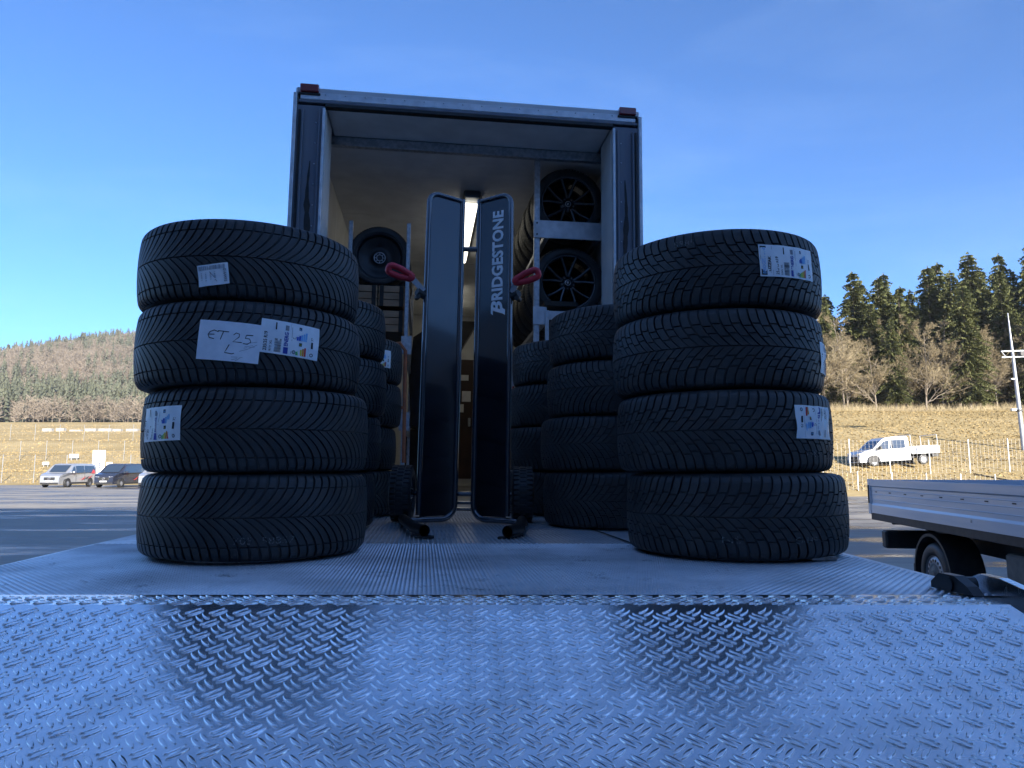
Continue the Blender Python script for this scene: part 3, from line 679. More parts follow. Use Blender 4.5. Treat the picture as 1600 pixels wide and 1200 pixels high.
for sx, (xo, xi) in ((-1, (-.203, -.046)), (1, (.196, .040))):
    # local panel plane: w from inner (0) to outer (PWd); outer edge nearer the viewer
    def PP(w, z, off=0.):
        k = w/PWd; return (xi+(xo-xi)*k, .06-DV*k-off+.075*(z-.2), z)
    rr = .045
    path = [(0.004, Hh-.012)]+[(0.02, Hh-.008)]+[(w, z) for w, z in arc(PWd-rr, Hh-rr, rr, 90, 0)]
    path += [(PWd, Zb+.02)]
    mb = MB(); mb.tube([PP(w, z) for w, z in path], .0125, 12)
    inner = [(0, Hh+.0)]+[(0, Zb+rr+.02)]+[(rr+.02-(rr+.02)*math.cos(R(a)), Zb+rr+.02-(rr+.02)*math.sin(R(a))) for a in range(15, 91, 15)]
    pin = [PP(w, z) for w, z in inner]
    e = pin[-1]; pin += [(xo*1.0, -.03, Zb), (sx*.265+(-.0 if sx < 0 else .005), -.045, Zb-.006)]
    mb.tube(pin, .0135, 12); mb.build('frame_tube', 'frame_paint', tro)
    mb = MB(); prof = [(.006, Zb+.08)]+[(.006+.05-.05*math.cos(R(a)), Zb+.07-.05*math.sin(R(a))-.004) for a in range(20, 91, 14)]+[(PWd-.006, Zb+.014), (PWd-.006, Hh-rr-.01)]+[(w-.006, z-.008) for w, z in arc(PWd-rr, Hh-rr, rr, 20, 90, 4)]+[(.006, Hh-.02)]
    a = [PP(w, z, .002) for w, z in prof]; b_ = [PP(w, z, -.006) for w, z in prof]; n = len(prof)
    mb.add(a+b_, [tuple(range(n)), tuple(range(2*n-1, n-1, -1))]+[(i, n+i, n+(i+1) % n, (i+1) % n) for i in range(n)])
    pan = mb.build('panel', 'black_gloss', tro)
    if sx > 0:                           # lettering, reading upwards
        al, f = txt('RIDGESTONE', bold=.035, spacing=1.02); V = [(.112+p[0]*.888, p[1]) for p in al]; F_ = list(f)
        bb, bf = txt('B', bold=.035, shear=.28); o = len(V); V += [(-.022+p[0]*.125, p[1]*1.02) for p in bb]; F_ += [tuple(i+o for i in g_) for g_ in bf]
        for q in ([(-.040, -.24), (.012, -.24), (.030, .0), (-.022, .0)], [(-.012, 1.02), (.02, 1.02), (.014, .84), (-.030, .84)]):
            o = len(V); V += q; F_.append(tuple(range(o, o+4)))
        mb = MB()
        for lay in (.0035, .002):
            mb.add([PP(PWd*.60-(q[1]-.5)*.060, 1.505-.51+q[0]*.515, lay+.001) for q in V], [tuple(g_) for g_ in F_])
        mb.build('lettering', 'letter_silver', tro, recalc=False)
    # grip on a short lever
    zl = 1.08; base = Vector(PP(PWd+.012, zl, .01)); tip = base+Vector((-.058, -.03, .058) if sx < 0 else (.018, -.03, .048))
    lv = MB(); d = (tip-base); s1 = d.cross(Vector((0, 1, 0))).normalized()*.013; s2 = d.cross(s1).normalized()*.006
    pts = [base+s1+s2, base-s1+s2, base-s1-s2, base+s1-s2]; pts += [p+d for p in pts]
    lv.add(pts, [(0,3,2,1),(4,5,6,7),(0,1,5,4),(1,2,6,5),(2,3,7,6),(3,0,4,7)])
    hd = lv.build('lever', 'lever_steel', tro)
    cb = MB(); cb.tube([base+Vector((-sx*.005, .02, -.02)), base+Vector((sx*.03, -.01, -.005))], .019, 12); cb.tube([base+Vector((sx*.02, -.02, -.03)), base+Vector((sx*.035, .02, -.03))], .012, 10); cb.build('clamp_knob', 'rubber_black', tro)
    gp = MB(); ax = Vector((sx*.88, -.25, .30)).normalized(); side = ax.cross(Vector((0, 1, .25))).normalized()
    loop = []
    for k in range(20):
        an = 2*math.pi*k/20; c_, s_ = math.cos(an), math.sin(an)
        loop.append(tip+ax*(.052+.058*math.copysign(abs(c_)**.6, c_))+side*(.0185+.003*c_)*math.copysign(abs(s_)**.55, s_)*(1 if c_ > -.3 else .75))
    gp.tube(loop, .0152, 10, closed=True); gp.tube([tip-ax*.015, tip+ax*.012], [.014, .018], 10)
    gp.build('grip', 'grip_red', tro)
    # prong in front
    ft = MB(); bx = sx*.265+(-.0 if sx < 0 else .005); fx = -.105 if sx < 0 else .19
    ft.tube([(bx, -.045, Zb-.012), (bx+(-.012*sx), -.16, .028), (fx+sx*.045, -.60, .026), (fx, -.70, .026)], .021, 14, cap=False)
    ft.tube([(bx, -.045, Zb-.012), (bx+(-.012*sx), -.16, .028), (fx+sx*.045, -.60, .026), (fx, -.70, .026)], .0175, 14, cap=False)
    ft.build('prong', 'black_steel', tro)
    pl = MB(); pl.prism([(fx+sx*.03, -.60), (fx-sx*.03, -.66), (fx-sx*.035, -.70), (fx+sx*.01, -.69), (fx+sx*.06, -.58)], -.001, .006, 'xy'); pl.build('foot_plate', 'black_steel', tro)
    # wheel
    wx = -.295 if sx < 0 else .268; wt = MB()
    r0 = .128; prof = [(r0-.045, -.048), (r0-.02, -.05), (r0-.004, -.042), (r0, -.02), (r0, .02), (r0-.004, .042), (r0-.02, .05), (r0-.045, .048)]
    wt.lathe(prof, 40, axis='x', cen=(wx, .11, .128), close=True)
    for k in range(34):
        an = 2*math.pi*k/34
        for q, (a0, a1) in enumerate(((-.044, -.018), (-.014, .014), (.018, .044))):
            aa = an+(.09 if q == 1 else 0); M = Matrix.Translation((wx, .11, .128)) @ Matrix.Rotation(aa, 4, 'X') @ Matrix.Translation((0, 0, r0-.002))
            t = MB(); t.box((a0, -.0075, 0), (a1, .0075, .006), c=.0015); t.xf(M); wt.add(t.v, t.f)
    w_o = wt.build('wheel', 'tyre_rubber', tro)
    rm = MB(); rm.lathe([(.02, -.05), (.03, -.03), (.08, -.035), (.085, -.046), (.085, .046), (.08, .035), (.03, .03), (.02, .05)], 28, axis='x', cen=(wx, .11, .128), close=True); rm.build('rim', 'frame_paint', w_o)
mb = MB(); mb.tube([(-.046, .145, 1.325), (.04, .145, 1.325)], .0125, 12); mb.build('crossbar', 'frame_paint', tro)
mb = MB(); mb.tube([(-.30, .11, .128), (.275, .11, .128)], .011, 10); mb.build('axle', 'frame_paint', tro)
for z_ in (.085, .055): mb = MB(); mb.tube([(-.235, .14, z_), (.225, .14, z_)], .008, 8); mb.build('crossbar', 'frame_paint', tro)

# ------------------------------------------------------------------ truck box body with its open rear
mat('body_white', (.62, .63, .65), .35, col2=(.5, .51, .53), nscale=3, coat=.2)
mat('post_grey', (.11, .12, .15), .5, .2, col2=(.18, .19, .21), nscale=2.5, stretch=(3, 3, .3), rough2=.6)
mat('rust_black', (.012, .012, .013), .7, col2=(.03, .022, .016), nscale=30)
mat('lining', (.74, .74, .72), .5, col2=(.62, .62, .60), nscale=4, bump=.1, bscale=60)
mat('ceiling_lining', (.78, .78, .78), .4, col2=(.66, .66, .66), nscale=5, bump=.2, bscale=80, rough2=.55)
mat('galvanised', (.55, .57, .60), .4, .8, col2=(.38, .40, .43), nscale=35, rough2=.55)
mat('alu_panel', (.66, .68, .71), .45, .35, col2=(.5, .52, .55), nscale=14)
mat('lamp_red', (.20, .015, .022), .25, coat=.5)
mat('lamp_glow', (.9, .85, .6), .4, emit=(1., .95, .80), estr=1.3)
mat('lamp_housing', (.10, .10, .10), .4)
mat('door_brown', (.055, .028, .018), .45, col2=(.035, .018, .012), nscale=6)
mat('wood_crate', (.46, .27, .15), .7, col2=(.30, .17, .09), nscale=5, bump=.3, stretch=(1, 6, 6))
TY = R(7.1); TO = Vector((-1.512, 4.6, PZ)); TM = Matrix.Translation(TO) @ Matrix.Rotation(R(.6), 4, 'Y') @ Matrix.Rotation(TY, 4, 'Z')
truck = thing('truck_box_body', 'tall box truck body with open rear, grey posts and red corner lamps', 'truck', TO, (0, R(.6), TY))
truck.rotation_mode = 'XYZ'; truck.matrix_world = TM
TW, TH, TD = 2.43, 2.83, 6.6
def tb(name, m, *boxes, par=truck):
    q = MB()
    for b_ in boxes: q.box(b_[0], b_[1], c=b_[2] if len(b_) > 2 else 0)
    return q.build(name, m, par)
tb('side_wall', 'body_white', ((0.0, .34, -.1), (.085, TD, TH-.02)))
tb('side_wall', 'body_white', ((TW-.085, .34, -.1), (TW, TD, TH-.02)))
for x0, x1 in ((.0855, .092), (TW-.092, TW-.0855)):
    for k in range(5):
        y0 = .345+k*1.22; tb('wall_lining', 'lining', ((x0, y0+.006, .0), (x1, min(y0+1.214, TD-.05), 2.70), .002))
tb('roof', 'body_white', ((0.0, .002, TH-.021), (TW, TD, TH+.03), .01))
for k in range(4):
    y0 = .50+k*1.5; tb('ceiling_panel', 'ceiling_lining', ((.095, y0+.004, TH-.135), (TW-.095, min(y0+1.496, TD-.05), TH-.115), .001))
tb('ceiling_panel', 'ceiling_lining', ((.21, .06, TH-.10), (TW-.21, .44, TH-.085)))
tb('ceiling_beam', 'galvanised', ((.10, .445, TH-.17), (TW-.10, .495, TH-.10), .004))
tb('front_wall', 'lining', ((0.0, TD, -.1), (TW, TD+.08, TH)))
tb('floor', 'deck_aluminium', ((.09, .05, -.1), (TW-.09, TD, -.001)))
for sx in (0, 1):
    X = (lambda x: x) if not sx else (lambda x: TW-x)
    def bx(a, b_, y0, y1, z0, z1, c=.003): return ((min(X(a), X(b_)), y0, z0), (max(X(a), X(b_)), y1, z1), c)
    post = tb('rear_post', 'post_grey', bx(0, .20, .0, .33, -.12, TH-.10, .006))
    tb('door_seal', 'rubber_black', bx(.025, .04, -.012, -.001, .05, TH-.14), par=post); tb('seal_lip', 'post_grey', bx(.048, .062, -.018, -.001, .05, TH-.14), par=post)
    tb('corner_profile', 'alu_panel', bx(-.012, .012, -.016, .3, -.1, TH-.02, .004), par=post); tb('edge_strip', 'alu_panel', bx(.186, .204, -.014, .02, -.02, TH-.12, .003), par=post)
    tb('reveal', 'lining', bx(.2005, .206, .03, .33, 0, TH-.11, .001), par=post); tb('channel', 'post_grey', bx(.158, .172, -.012, -.001, .0, TH-.13), par=post)
    rv = MB(); rv.lathe([(0, -.0035), (.004, -.003), (.0055, 0), (0, .001)], 8, axis='y'); rme = rv.mesh('rivet'); rme.materials.append(MATS['galvanised'])
    for k in range(18): link('rivet', rme, None, post, loc=(X(.143), -.0008, .12+k*.146))
    # long irregular dark scrape on the post face
    r_ = random.Random(5+sx); left, right = [], []
    for k in range(40):
        z_ = .3+k*.052; w = .010+.012*r_.random()+(.012 if 18 < k < 28 else 0); w *= 1 if k < 34 else (40-k)/8; c_ = .112+.006*math.sin(k*.5)
        left.append((X(c_-w), z_)); right.append((X(c_+w), z_))
    q = MB(); q.prism(left+right[::-1], -.0035, -.0015, 'xz'); q.build('scrape', 'rust_black', post)
    tb('marker_lamp', 'lamp_red', bx(.03, .155, -.02, .045, TH-.012, TH+.045, .006)); tb('lamp_base', 'rubber_black', bx(.02, .165, -.008, .06, TH-.03, TH-.0125, .004))
rv = MB(); rv.lathe([(0, -.0035), (.004, -.003), (.0055, 0), (0, .001)], 8, axis='y'); rme = rv.mesh('rivet'); rme.materials.append(MATS['galvanised'])
for k in range(16): link('rivet', rme, None, truck, loc=(.2+k*.135, -.0008, TH-.02))
hd = tb('rear_header', 'alu_panel', ((.03, .0, TH-.062), (TW-.03, .055, TH-.004), .006)); tb('header_seal', 'rubber_black', ((.2, -.010, TH-.112), (TW-.2, .04, TH-.085), .004), par=hd)
tb('header_lip', 'post_grey', ((.02, -.004, TH-.084), (TW-.02, .05, TH-.063), .003), par=hd)
for y0, ln in ((1.40, 1.75), (4.55, 1.3)):
    lmp = thing('ceiling_lamp', 'lit strip lamp on the truck ceiling, ' + ('the nearer one above the trolley' if y0 < 2 else 'the smaller far one'), 'lamp', (0,0,0), group='lamps in the truck')
    lmp.matrix_world = TM @ Matrix.Translation((1.30, y0, TH-.136))
    q = MB(); q.box((-.075, -.16, -.06), (.075, ln+.1, -.001), c=.012); q.build('housing', 'lamp_housing', lmp)
    q = MB(); q.prism([(-.062, -.061), (-.055, -.095), (-.03, -.112), (.03, -.112), (.055, -.095), (.062, -.061)], 0, ln, 'xz'); q.build('diffuser', 'lamp_glow', lmp)
    for yy in (.02, ln*.5, ln-.1): q = MB(); q.box((-.07, yy, -.075), (-.058, yy+.03, -.05)); q.box((.058, yy, -.075), (.07, yy+.03, -.05)); q.build('clip', 'rubber_black', lmp)
    q = MB(); q.box((-.06, -.15, -.068), (.06, -.05, -.0605)); q.build('end_window', 'alu_panel', lmp)
dr = tb('inner_door', 'door_brown', ((1.18, TD-.045, .1), (1.95, TD-.004, 2.0), .006))
for x, z, w, h in ((1.5, 1.66, .12, .09), (1.52, 1.32, .14, .17), (1.45, 1.15, .10, .13)): tb('notice', 'white_paper', ((x, TD-.05, z), (x+w, TD-.0455, z+h)), par=dr)
tb('handle', 'galvanised', ((1.62, TD-.09, .92), (1.66, TD-.046, 1.06), .008), par=dr)
q = MB(); q.box((.2, .2, -.75), (TW-.2, TD-.3, -.11), c=.02); q.build('chassis', 'black_steel', truck)
for x0 in (.06, TW-.36):
    for yy in (2.2, 3.5):
        q = MB(); q.lathe([(.2, 0), (.42, .0), (.47, .04), (.48, .15), (.47, .26), (.42, .3), (.2, .3)], 36, axis='x', close=True, cen=(x0, yy, -.73)); q.build('wheel', 'tyre_rubber', truck)

def TLo(x, y, z): return TM @ Vector((x, y, z))
def tthing(name, label, cat, x, y, z, group=None, rz=0):
    o = thing(name, label, cat, group=group); o.matrix_world = TM @ Matrix.Translation((x, y, z)) @ Matrix.Rotation(rz, 4, 'Z'); return o
# racks of spare wheels along both sides
rk = tthing('wheel_rack', 'galvanised wheel rack along the right wall inside the truck', 'rack', 1.74, .52, 0, 'racks in the truck')
for yy in (0, 1.6, 3.2, 4.8):
    q = MB(); q.box((0, yy, 0), (.045, yy+.04, 2.68), c=.003); q.build('upright', 'galvanised', rk)
q = MB(); q.box((-.006, -.012, 2.045), (.60, -.001, 2.185), c=.002); bm_ = q.build('beam', 'alu_panel', rk)
for z_ in (2.07, 2.16): q = MB(); q.tube([(.02, -.018, z_), (.02, -.011, z_)], .007, 8); q.build('bolt', 'black_steel', bm_)
q = MB(); q.box((-.006, -.012, 1.36), (.10, -.001, 1.50), c=.002); q.build('bracket', 'alu_panel', rk)
q = MB(); q.box((.085, -.03, .9), (.115, -.013, 1.47), c=.003); q.build('strut', 'alu_panel', rk)
q = MB(); q.box((.10, -.012, 1.40), (.60, -.001, 1.47), c=.002); q.build('beam', 'alu_panel', rk)
for z_ in (2.08, 1.42, .80):
    for xx in (.08, .50): q = MB(); q.box((xx, .02, z_-.03), (xx+.04, 4.84, z_+.01), c=.003); q.build('rail', 'galvanised', rk)
q = MB(); q.box((.08, -.03, 1.505), (.34, .16, 1.545), c=.004); q.build('shelf_tray', 'black_steel', rk)
lk = tthing('wheel_rack', 'galvanised wheel rack along the left wall inside the truck', 'rack', .30, .64, 0, 'racks in the truck')
for yy in (0, 1.9):
    for xx in (.02, .46): q = MB(); q.box((xx, yy, 0), (xx+.03, yy+.035, 2.15), c=.003); q.build('upright', 'galvanised', lk)
for z_ in (2.12, 1.66, 1.2, .6):
    q = MB(); q.box((.46, .036, z_-.03), (.49, 1.9, z_), c=.002)
    if z_ < 2: q.build('rail', 'galvanised', lk)
for z_ in (1.2, .62): q = MB(); q.box((.44, -.006, z_-.08), (.52, .0, z_+.06), c=.002); q.build('gusset', 'galvanised', lk)

def rim_mesh(kind):
    """wheel rim, axis along local z, outer face at +z"""
    q = MB(); rr = .2415
    q.lathe([(rr, .098), (rr+.004, .104), (rr-.006, .106), (rr-.014, .092), (rr-.022, .05), (rr-.03, -.09), (rr+.003, -.104), (rr, -.098), (rr-.02, -.085), (rr-.012, .085)], 56, close=True)
    if kind == 'alloy':
        for k in range(5):
            for d in (-1, 1):
                a0 = 2*math.pi*k/5+d*.10; a1 = 2*math.pi*k/5+d*.30
                p0 = (.055*math.cos(a0), .055*math.sin(a0), .062); p1 = (.14*math.cos(a0*.35+a1*.65), .14*math.sin(a0*.35+a1*.65), .074); p2 = ((rr-.012)*math.cos(a1), (rr-.012)*math.sin(a1), .094)
                q.tube([p0, p1, p2], [.017, .0125, .015], 6)
        q.lathe([(.0, .074), (.03, .074), (.034, .066), (.07, .06), (.078, .04), (.07, .0), (0, 0)], 32)
        for k in range(5): a = 2*math.pi*(k+.5)/5; q.tube([(.052*math.cos(a), .052*math.sin(a), .058), (.052*math.cos(a), .052*math.sin(a), .068)], .009, 8)
    else:
        q.lathe([(rr-.02, .04), (.16, .03), (.13, .005), (.075, .012), (.07, .02)], 48); q.lathe([(.07, .02), (.0, .018)], 24)
    return q.mesh('rim')
mat('rim_black', (.012, .012, .014), .45); mat('rim_dark', (.07, .072, .08), .26, .7, coat=.5); mat('cap_silver', (.5, .5, .53), .3, .8)
ME_RA = rim_mesh('alloy'); ME_RA.materials.append(MATS['rim_dark']); ME_RS = rim_mesh('steel'); ME_RS.materials.append(MATS['rim_black'])
def hub_ring():
    q = MB(); n = 5
    q.lathe([(.062, .022), (.062, .030), (.056, .032), (.053, .022)], 36); q.lathe([(.036, .022), (.036, .030), (.030, .032), (.028, .022)], 28)
    for k in range(8):
        a = 2*math.pi*k/8; q.tube([(.034*math.cos(a), .034*math.sin(a), .026), (.056*math.cos(a), .056*math.sin(a), .026)], .0035, 6)
    return q.mesh('hub_ring')
ME_HR = hub_ring(); ME_HR.materials.append(MATS['cap_silver'])
cp = MB(); cp.lathe([(.026, .0745), (.026, .077), (.022, .078), (.0215, .0755)], 24); cp.add(*[[(-.008,-.010,.0762),(-.002,-.010,.0762),(-.001,.010,.0762),(-.007,.010,.0762)], [(0,1,2,3)]]); cp.add([(-.001,.010,.0763),(.009,.008,.0763),(.009,.001,.0763),(-.001,.0,.0763)], [(0,1,2,3)]); cp.add([(.0,-.001,.0763),(.01,-.011,.0763),(.005,-.011,.0763)], [(0,1,2)])
ME_CAP = cp.mesh('hub_cap'); ME_CAP.materials.append(MATS['cap_silver'])
def wheel(x, y, z, label, rim, kind, scale, group, roll=0., cap=True):
    """wheel standing with its outer face towards the open rear of the truck"""
    t = thing('spare_wheel', label, 'wheel', group=group)
    t.matrix_world = TM @ Matrix.Translation((x, y, z)) @ Matrix.Rotation(R(90), 4, 'X') @ Matrix.Rotation(roll, 4, 'Z') @ Matrix.Scale(scale, 4)
    link('sidewall', ME_C, None, t); link('tread', ME_W if kind == 'w' else ME_A, None, t)
    if rim: r_ = link('rim', ME_RA if rim == 'alloy' else ME_RS, None, t); link('hub_cap' if rim == 'alloy' else 'hub_ring', ME_CAP if rim == 'alloy' else ME_HR, None, r_)
    return t
WS = .90; WR = TR*WS
ordn = ['first', 'second', 'third', 'fourth', 'fifth', 'sixth', 'seventh', 'eighth']
for tier, z_ in (('upper', 2.375), ('middle', 1.73)):
    for k in range(8):
        lab = f'dark alloy wheel facing out at the front of the {tier} row, right rack' if k == 0 else f'{ordn[k]} wheel from the front in the {tier} row of the right rack'
        wheel(2.03-.006*(k % 3), .70+k*.235, z_, lab, 'alloy' if k == 0 else None, 'w', WS*(1 if k == 0 else 1.0), 'wheels stored in the truck racks', roll=.3+k)
for k in range(5):
    lab = 'dark wheel with pale ring of bolt holes on top of the left rack' if k == 0 else f'{ordn[k]} tyre from the front on top of the left rack'
    wheel(.55, .80+k*.235, 1.905, lab, 'steel' if k == 0 else None, 'w', .75, 'wheels stored in the truck racks', roll=k*.7)
# wooden crates under the wheel
def crate(x, y, z, w, d, h, label):
    c_ = tthing('wooden_crate', label, 'crate', x, y, z, 'wooden crates in the left rack')
    npl = 3
    for k in range(npl):
        q = MB(); a = k*h/npl+.003; b_ = (k+1)*h/npl-.003; q.box((0, 0, a), (w, .014, b_), c=.002); q.build('plank', 'wood_crate', c_)
        q = MB(); q.box((0, .0145, a), (.014, d, b_), c=.002); q.build('plank', 'wood_crate', c_); q = MB(); q.box((w-.014, .0145, a), (w, d, b_), c=.002); q.build('plank', 'wood_crate', c_)
    q = MB(); q.box((.015, .016, .004), (w-.015, d-.016, h*.8)); q.build('contents', 'rust_black', c_)
    for xx in (.01, w-.04): q = MB(); q.box((xx, -.008, 0), (xx+.03, -.0005, h), c=.002); q.build('corner_iron', 'black_steel', c_)
pos = ['left crate in the top row under the left rack wheel', 'right crate in the top row under the left rack wheel', 'left crate in the lower row under the left rack wheel', 'right crate in the lower row under the left rack wheel']
for i, (x, z) in enumerate(((.345, 1.50), (.555, 1.50), (.345, 1.30), (.555, 1.30))): crate(x, .70, z, .20, .5, .165 if z > 1.4 else .17, pos[i])
# bent copper coloured tube frame and other gear on the left
mat('orange_tube', (.42, .12, .04), .5, col2=(.3, .08, .03), nscale=20)
o = tthing('tube_frame', 'bent orange brown tube frame leaning inside the truck at the left', 'frame', .62, .45, .3)
q = MB(); q.tube([(0, 0, 0), (0, 0, .78), (.03, 0, .86), (.12, .0, .87), (.16, .02, .82), (.17, .02, 0)], .014, 8); q.build('tube', 'orange_tube', o)
q = MB(); q.tube([(0, 0, .4), (.17, .02, .4)], .011, 8); q.build('tie', 'orange_tube', o)
mat('dark_cloth', (.014, .015, .02), .85, col2=(.028, .028, .033), nscale=14, bump=.4, bscale=20, bdist=.02)
def hanging(x, y, z, w, h, label, seed):
    r_ = random.Random(seed); q = MB(); n, m = 14, 12; vs = []
    for j in range(m+1):
        for i in range(n):
            a = 2*math.pi*i/n; k = 1-.35*(j/m)**2 if j < m else .25; f = 1+.18*math.sin(3*a+j*.3+seed)+.06*r_.random()
            vs.append((w*.5*math.cos(a)*k*f, .10*math.sin(a)*k*f, -h+h*j/m))
    q.add(vs, [(j*n+i, j*n+(i+1) % n, (j+1)*n+(i+1) % n, (j+1)*n+i) for j in range(m) for i in range(n)], 0, True); q.add(vs[-n:], [tuple(range(n))], 0)
    o = q.build('work_jacket', 'dark_cloth'); o.matrix_world = TM @ Matrix.Translation((x, y, z)); return tag(o, label, 'jacket', 'jackets hanging in the truck')
hanging(.98, 2.2, 1.62, .42, .95, 'dark jacket hanging behind the left trolley panel', 1)
hanging(1.0, 3.2, 1.75, .46, 1.05, 'dark jacket hanging deeper in the truck behind the first one', 2)
# tyre machine at the far end
mat('machine_red', (.35, .02, .025), .4, col2=(.25, .02, .02), nscale=8)
o = tthing('tyre_machine', 'dark tyre fitting machine with red trim deep inside the truck', 'machine', 1.0, 4.4, 0)
q = MB(); q.box((-.3, 0, 0), (.35, .7, .75), c=.02); q.build('cabinet', 'black_steel', o)
q = MB(); q.box((-.05, .5, .75), (.10, .66, 1.85), c=.015); q.build('column', 'black_steel', o)
q = MB(); q.prism([(-.15, 1.72), (.42, 1.88), (.60, 2.2), (-.1, 2.2)], .1, .6, 'xz'); q.build('hood', 'black_steel', o)
q = MB(); q.tube([(.2, .1, 1.72), (.33, .05, 1.58)], .012, 8); q.tube([(.26, .1, 1.72), (.39, .05, 1.55)], .012, 8); q.build('tool_head', 'black_steel', o)
q = MB(); q.lathe([(.0, .76), (.24, .76), (.26, .80), (.2, .83), (0, .83)], 28, cen=(0, .3, 0)); q.build('turntable', 'galvanised', o)
for i, z_ in enumerate((.50, .80)):
    o = tthing('parts_bin', ['red open parts bin, the lower of two beside the right tyre stack', 'red open parts bin, the upper of two beside the right tyre stack'][i], 'bin', 1.46, 1.5, z_, 'red parts bins')
    q = MB(); q.box((0, 0, 0), (.26, .3, .012)); q.box((0, 0, .012), (.26, .012, .14)); q.box((0, .288, .012), (.26, .3, .22)); q.box((0, .0125, .012), (.01, .2875, .2)); q.box((.25, .0125, .012), (.26, .2875, .2)); q.build('tray', 'machine_red', o)
    q = MB(); q.box((.04, -.004, .09), (.13, -.0005, .125)); q.build('tab', 'white_paper', o)
o = tthing('bin_stand', 'slim steel stand carrying the red parts bins', 'stand', 1.44, 1.48, 0)
for xx in (0, .28): q = MB(); q.box((xx-.012, .1, 0), (xx+.012, .13, 1.15), c=.002); q.build('leg', 'galvanised', o)
for z_ in (.47, .77): q = MB(); q.box((-.02, .0, z_), (.31, .34, z_+.02), c=.002); q.build('shelf', 'galvanised', o)

# ------------------------------------------------------------------ drop-side truck at the right
mat('drop_alu', (.70, .73, .78), .34, .2, col2=(.64, .67, .72), nscale=2, rough2=.5, stretch=(.4, .4, 8))
mat('under_grey', (.13, .13, .12), .7, col2=(.2, .19, .17), nscale=12)
mat('plastic_black', (.02, .02, .022), .55, col2=(.035, .034, .033), nscale=15)
mat('wheel_silver', (.42, .43, .45), .42, .6, col2=(.3, .3, .32), nscale=20)
fa = math.atan2(-.45, 3.35)            # heading of its long side, far end first
fb = thing('dropside_truck', 'silver drop side truck parked at the right beyond the deck', 'truck', (4.60, 9.25, 0), (0, 0, math.pi+fa))
# local: x to the truck's far side is -x; y runs from the far end towards the viewer
BL = 6.6; BZ0, BZ1 = .915, 1.335
def bp(name, m, boxes, par=fb, c=.004):
    q = MB()
    for lo, hi in boxes: q.box(lo, hi, c=c)
    return q.build(name, m, par)
def side_prof(x0, s_):                  # pressed drop-side profile in x,z
    P = [(0, 0), (.012, 0), (.012, .10), (.0, .125), (.0, .165), (.004, .17), (.0, .175), (.0, .23), (.004, .235), (.0, .24), (.0, .285), (.004, .29), (0, .295), (0, .325), (.016, .34), (.016, .42), (-.02, .42), (-.02, 0)]
    return [(x0+s_*a, BZ0+b_) for a, b_ in P]
for x0, s_ in ((.0, 1), (-2.05, -1)):
    q = MB(); q.prism(side_prof(x0, s_), .085, BL, 'xz'); sd_ = q.build('drop_side', 'drop_alu', fb)
    if s_ > 0:
        for k in range(14):
            y = .22+k*.44; bp('latch_slot', 'rubber_black', [((.0, y, BZ0+.262), (.006, y+.055, BZ0+.272))], sd_, c=.001)
        bp('rivet', 'galvanised', [((.012, 2.6, BZ0+.06), (.017, 2.63, BZ0+.09))], sd_, c=.002)
    cp_ = bp('corner_post', 'drop_alu', [((min(x0-.03*s_, x0+.018*s_), 0, BZ0-.015), (max(x0-.03*s_, x0+.018*s_), .08, BZ1+.004))])
    bp('latch', 'rubber_black', [((min(x0+.0185*s_, x0+.028*s_), .025, BZ0+.12), (max(x0+.0185*s_, x0+.028*s_), .05, BZ0+.35))], cp_, c=.002)
bp('tail_board', 'drop_alu', [((-2.02, .0, BZ0), (-.035, .03, BZ1-.004))]); bp('head_board', 'drop_alu', [((-2.03, BL+.004, BZ0), (0, BL+.05, BZ1+.5))])
bp('bed_floor', 'under_grey', [((-2.028, .035, BZ0-.03), (-.022, BL, BZ0+.02))])
bp('side_rail', 'plastic_black', [((-.06, .05, BZ0-.085), (.006, BL, BZ0-.002))]); bp('side_rail', 'plastic_black', [((-2.056, .05, BZ0-.085), (-1.99, BL, BZ0-.002))])
for x0 in (-.62, -1.5): bp('chassis_rail', 'plastic_black', [((x0, .3, .58), (x0+.09, BL+2, .80))], c=.01)
for k in range(7): bp('cross_member', 'plastic_black', [((-1.98, .5+k*.95, .802), (-.065, .56+k*.95, .882))])
bp('underrun_bar', 'plastic_black', [((-2.03, .42, .52), (.03, .56, .73))], c=.02)
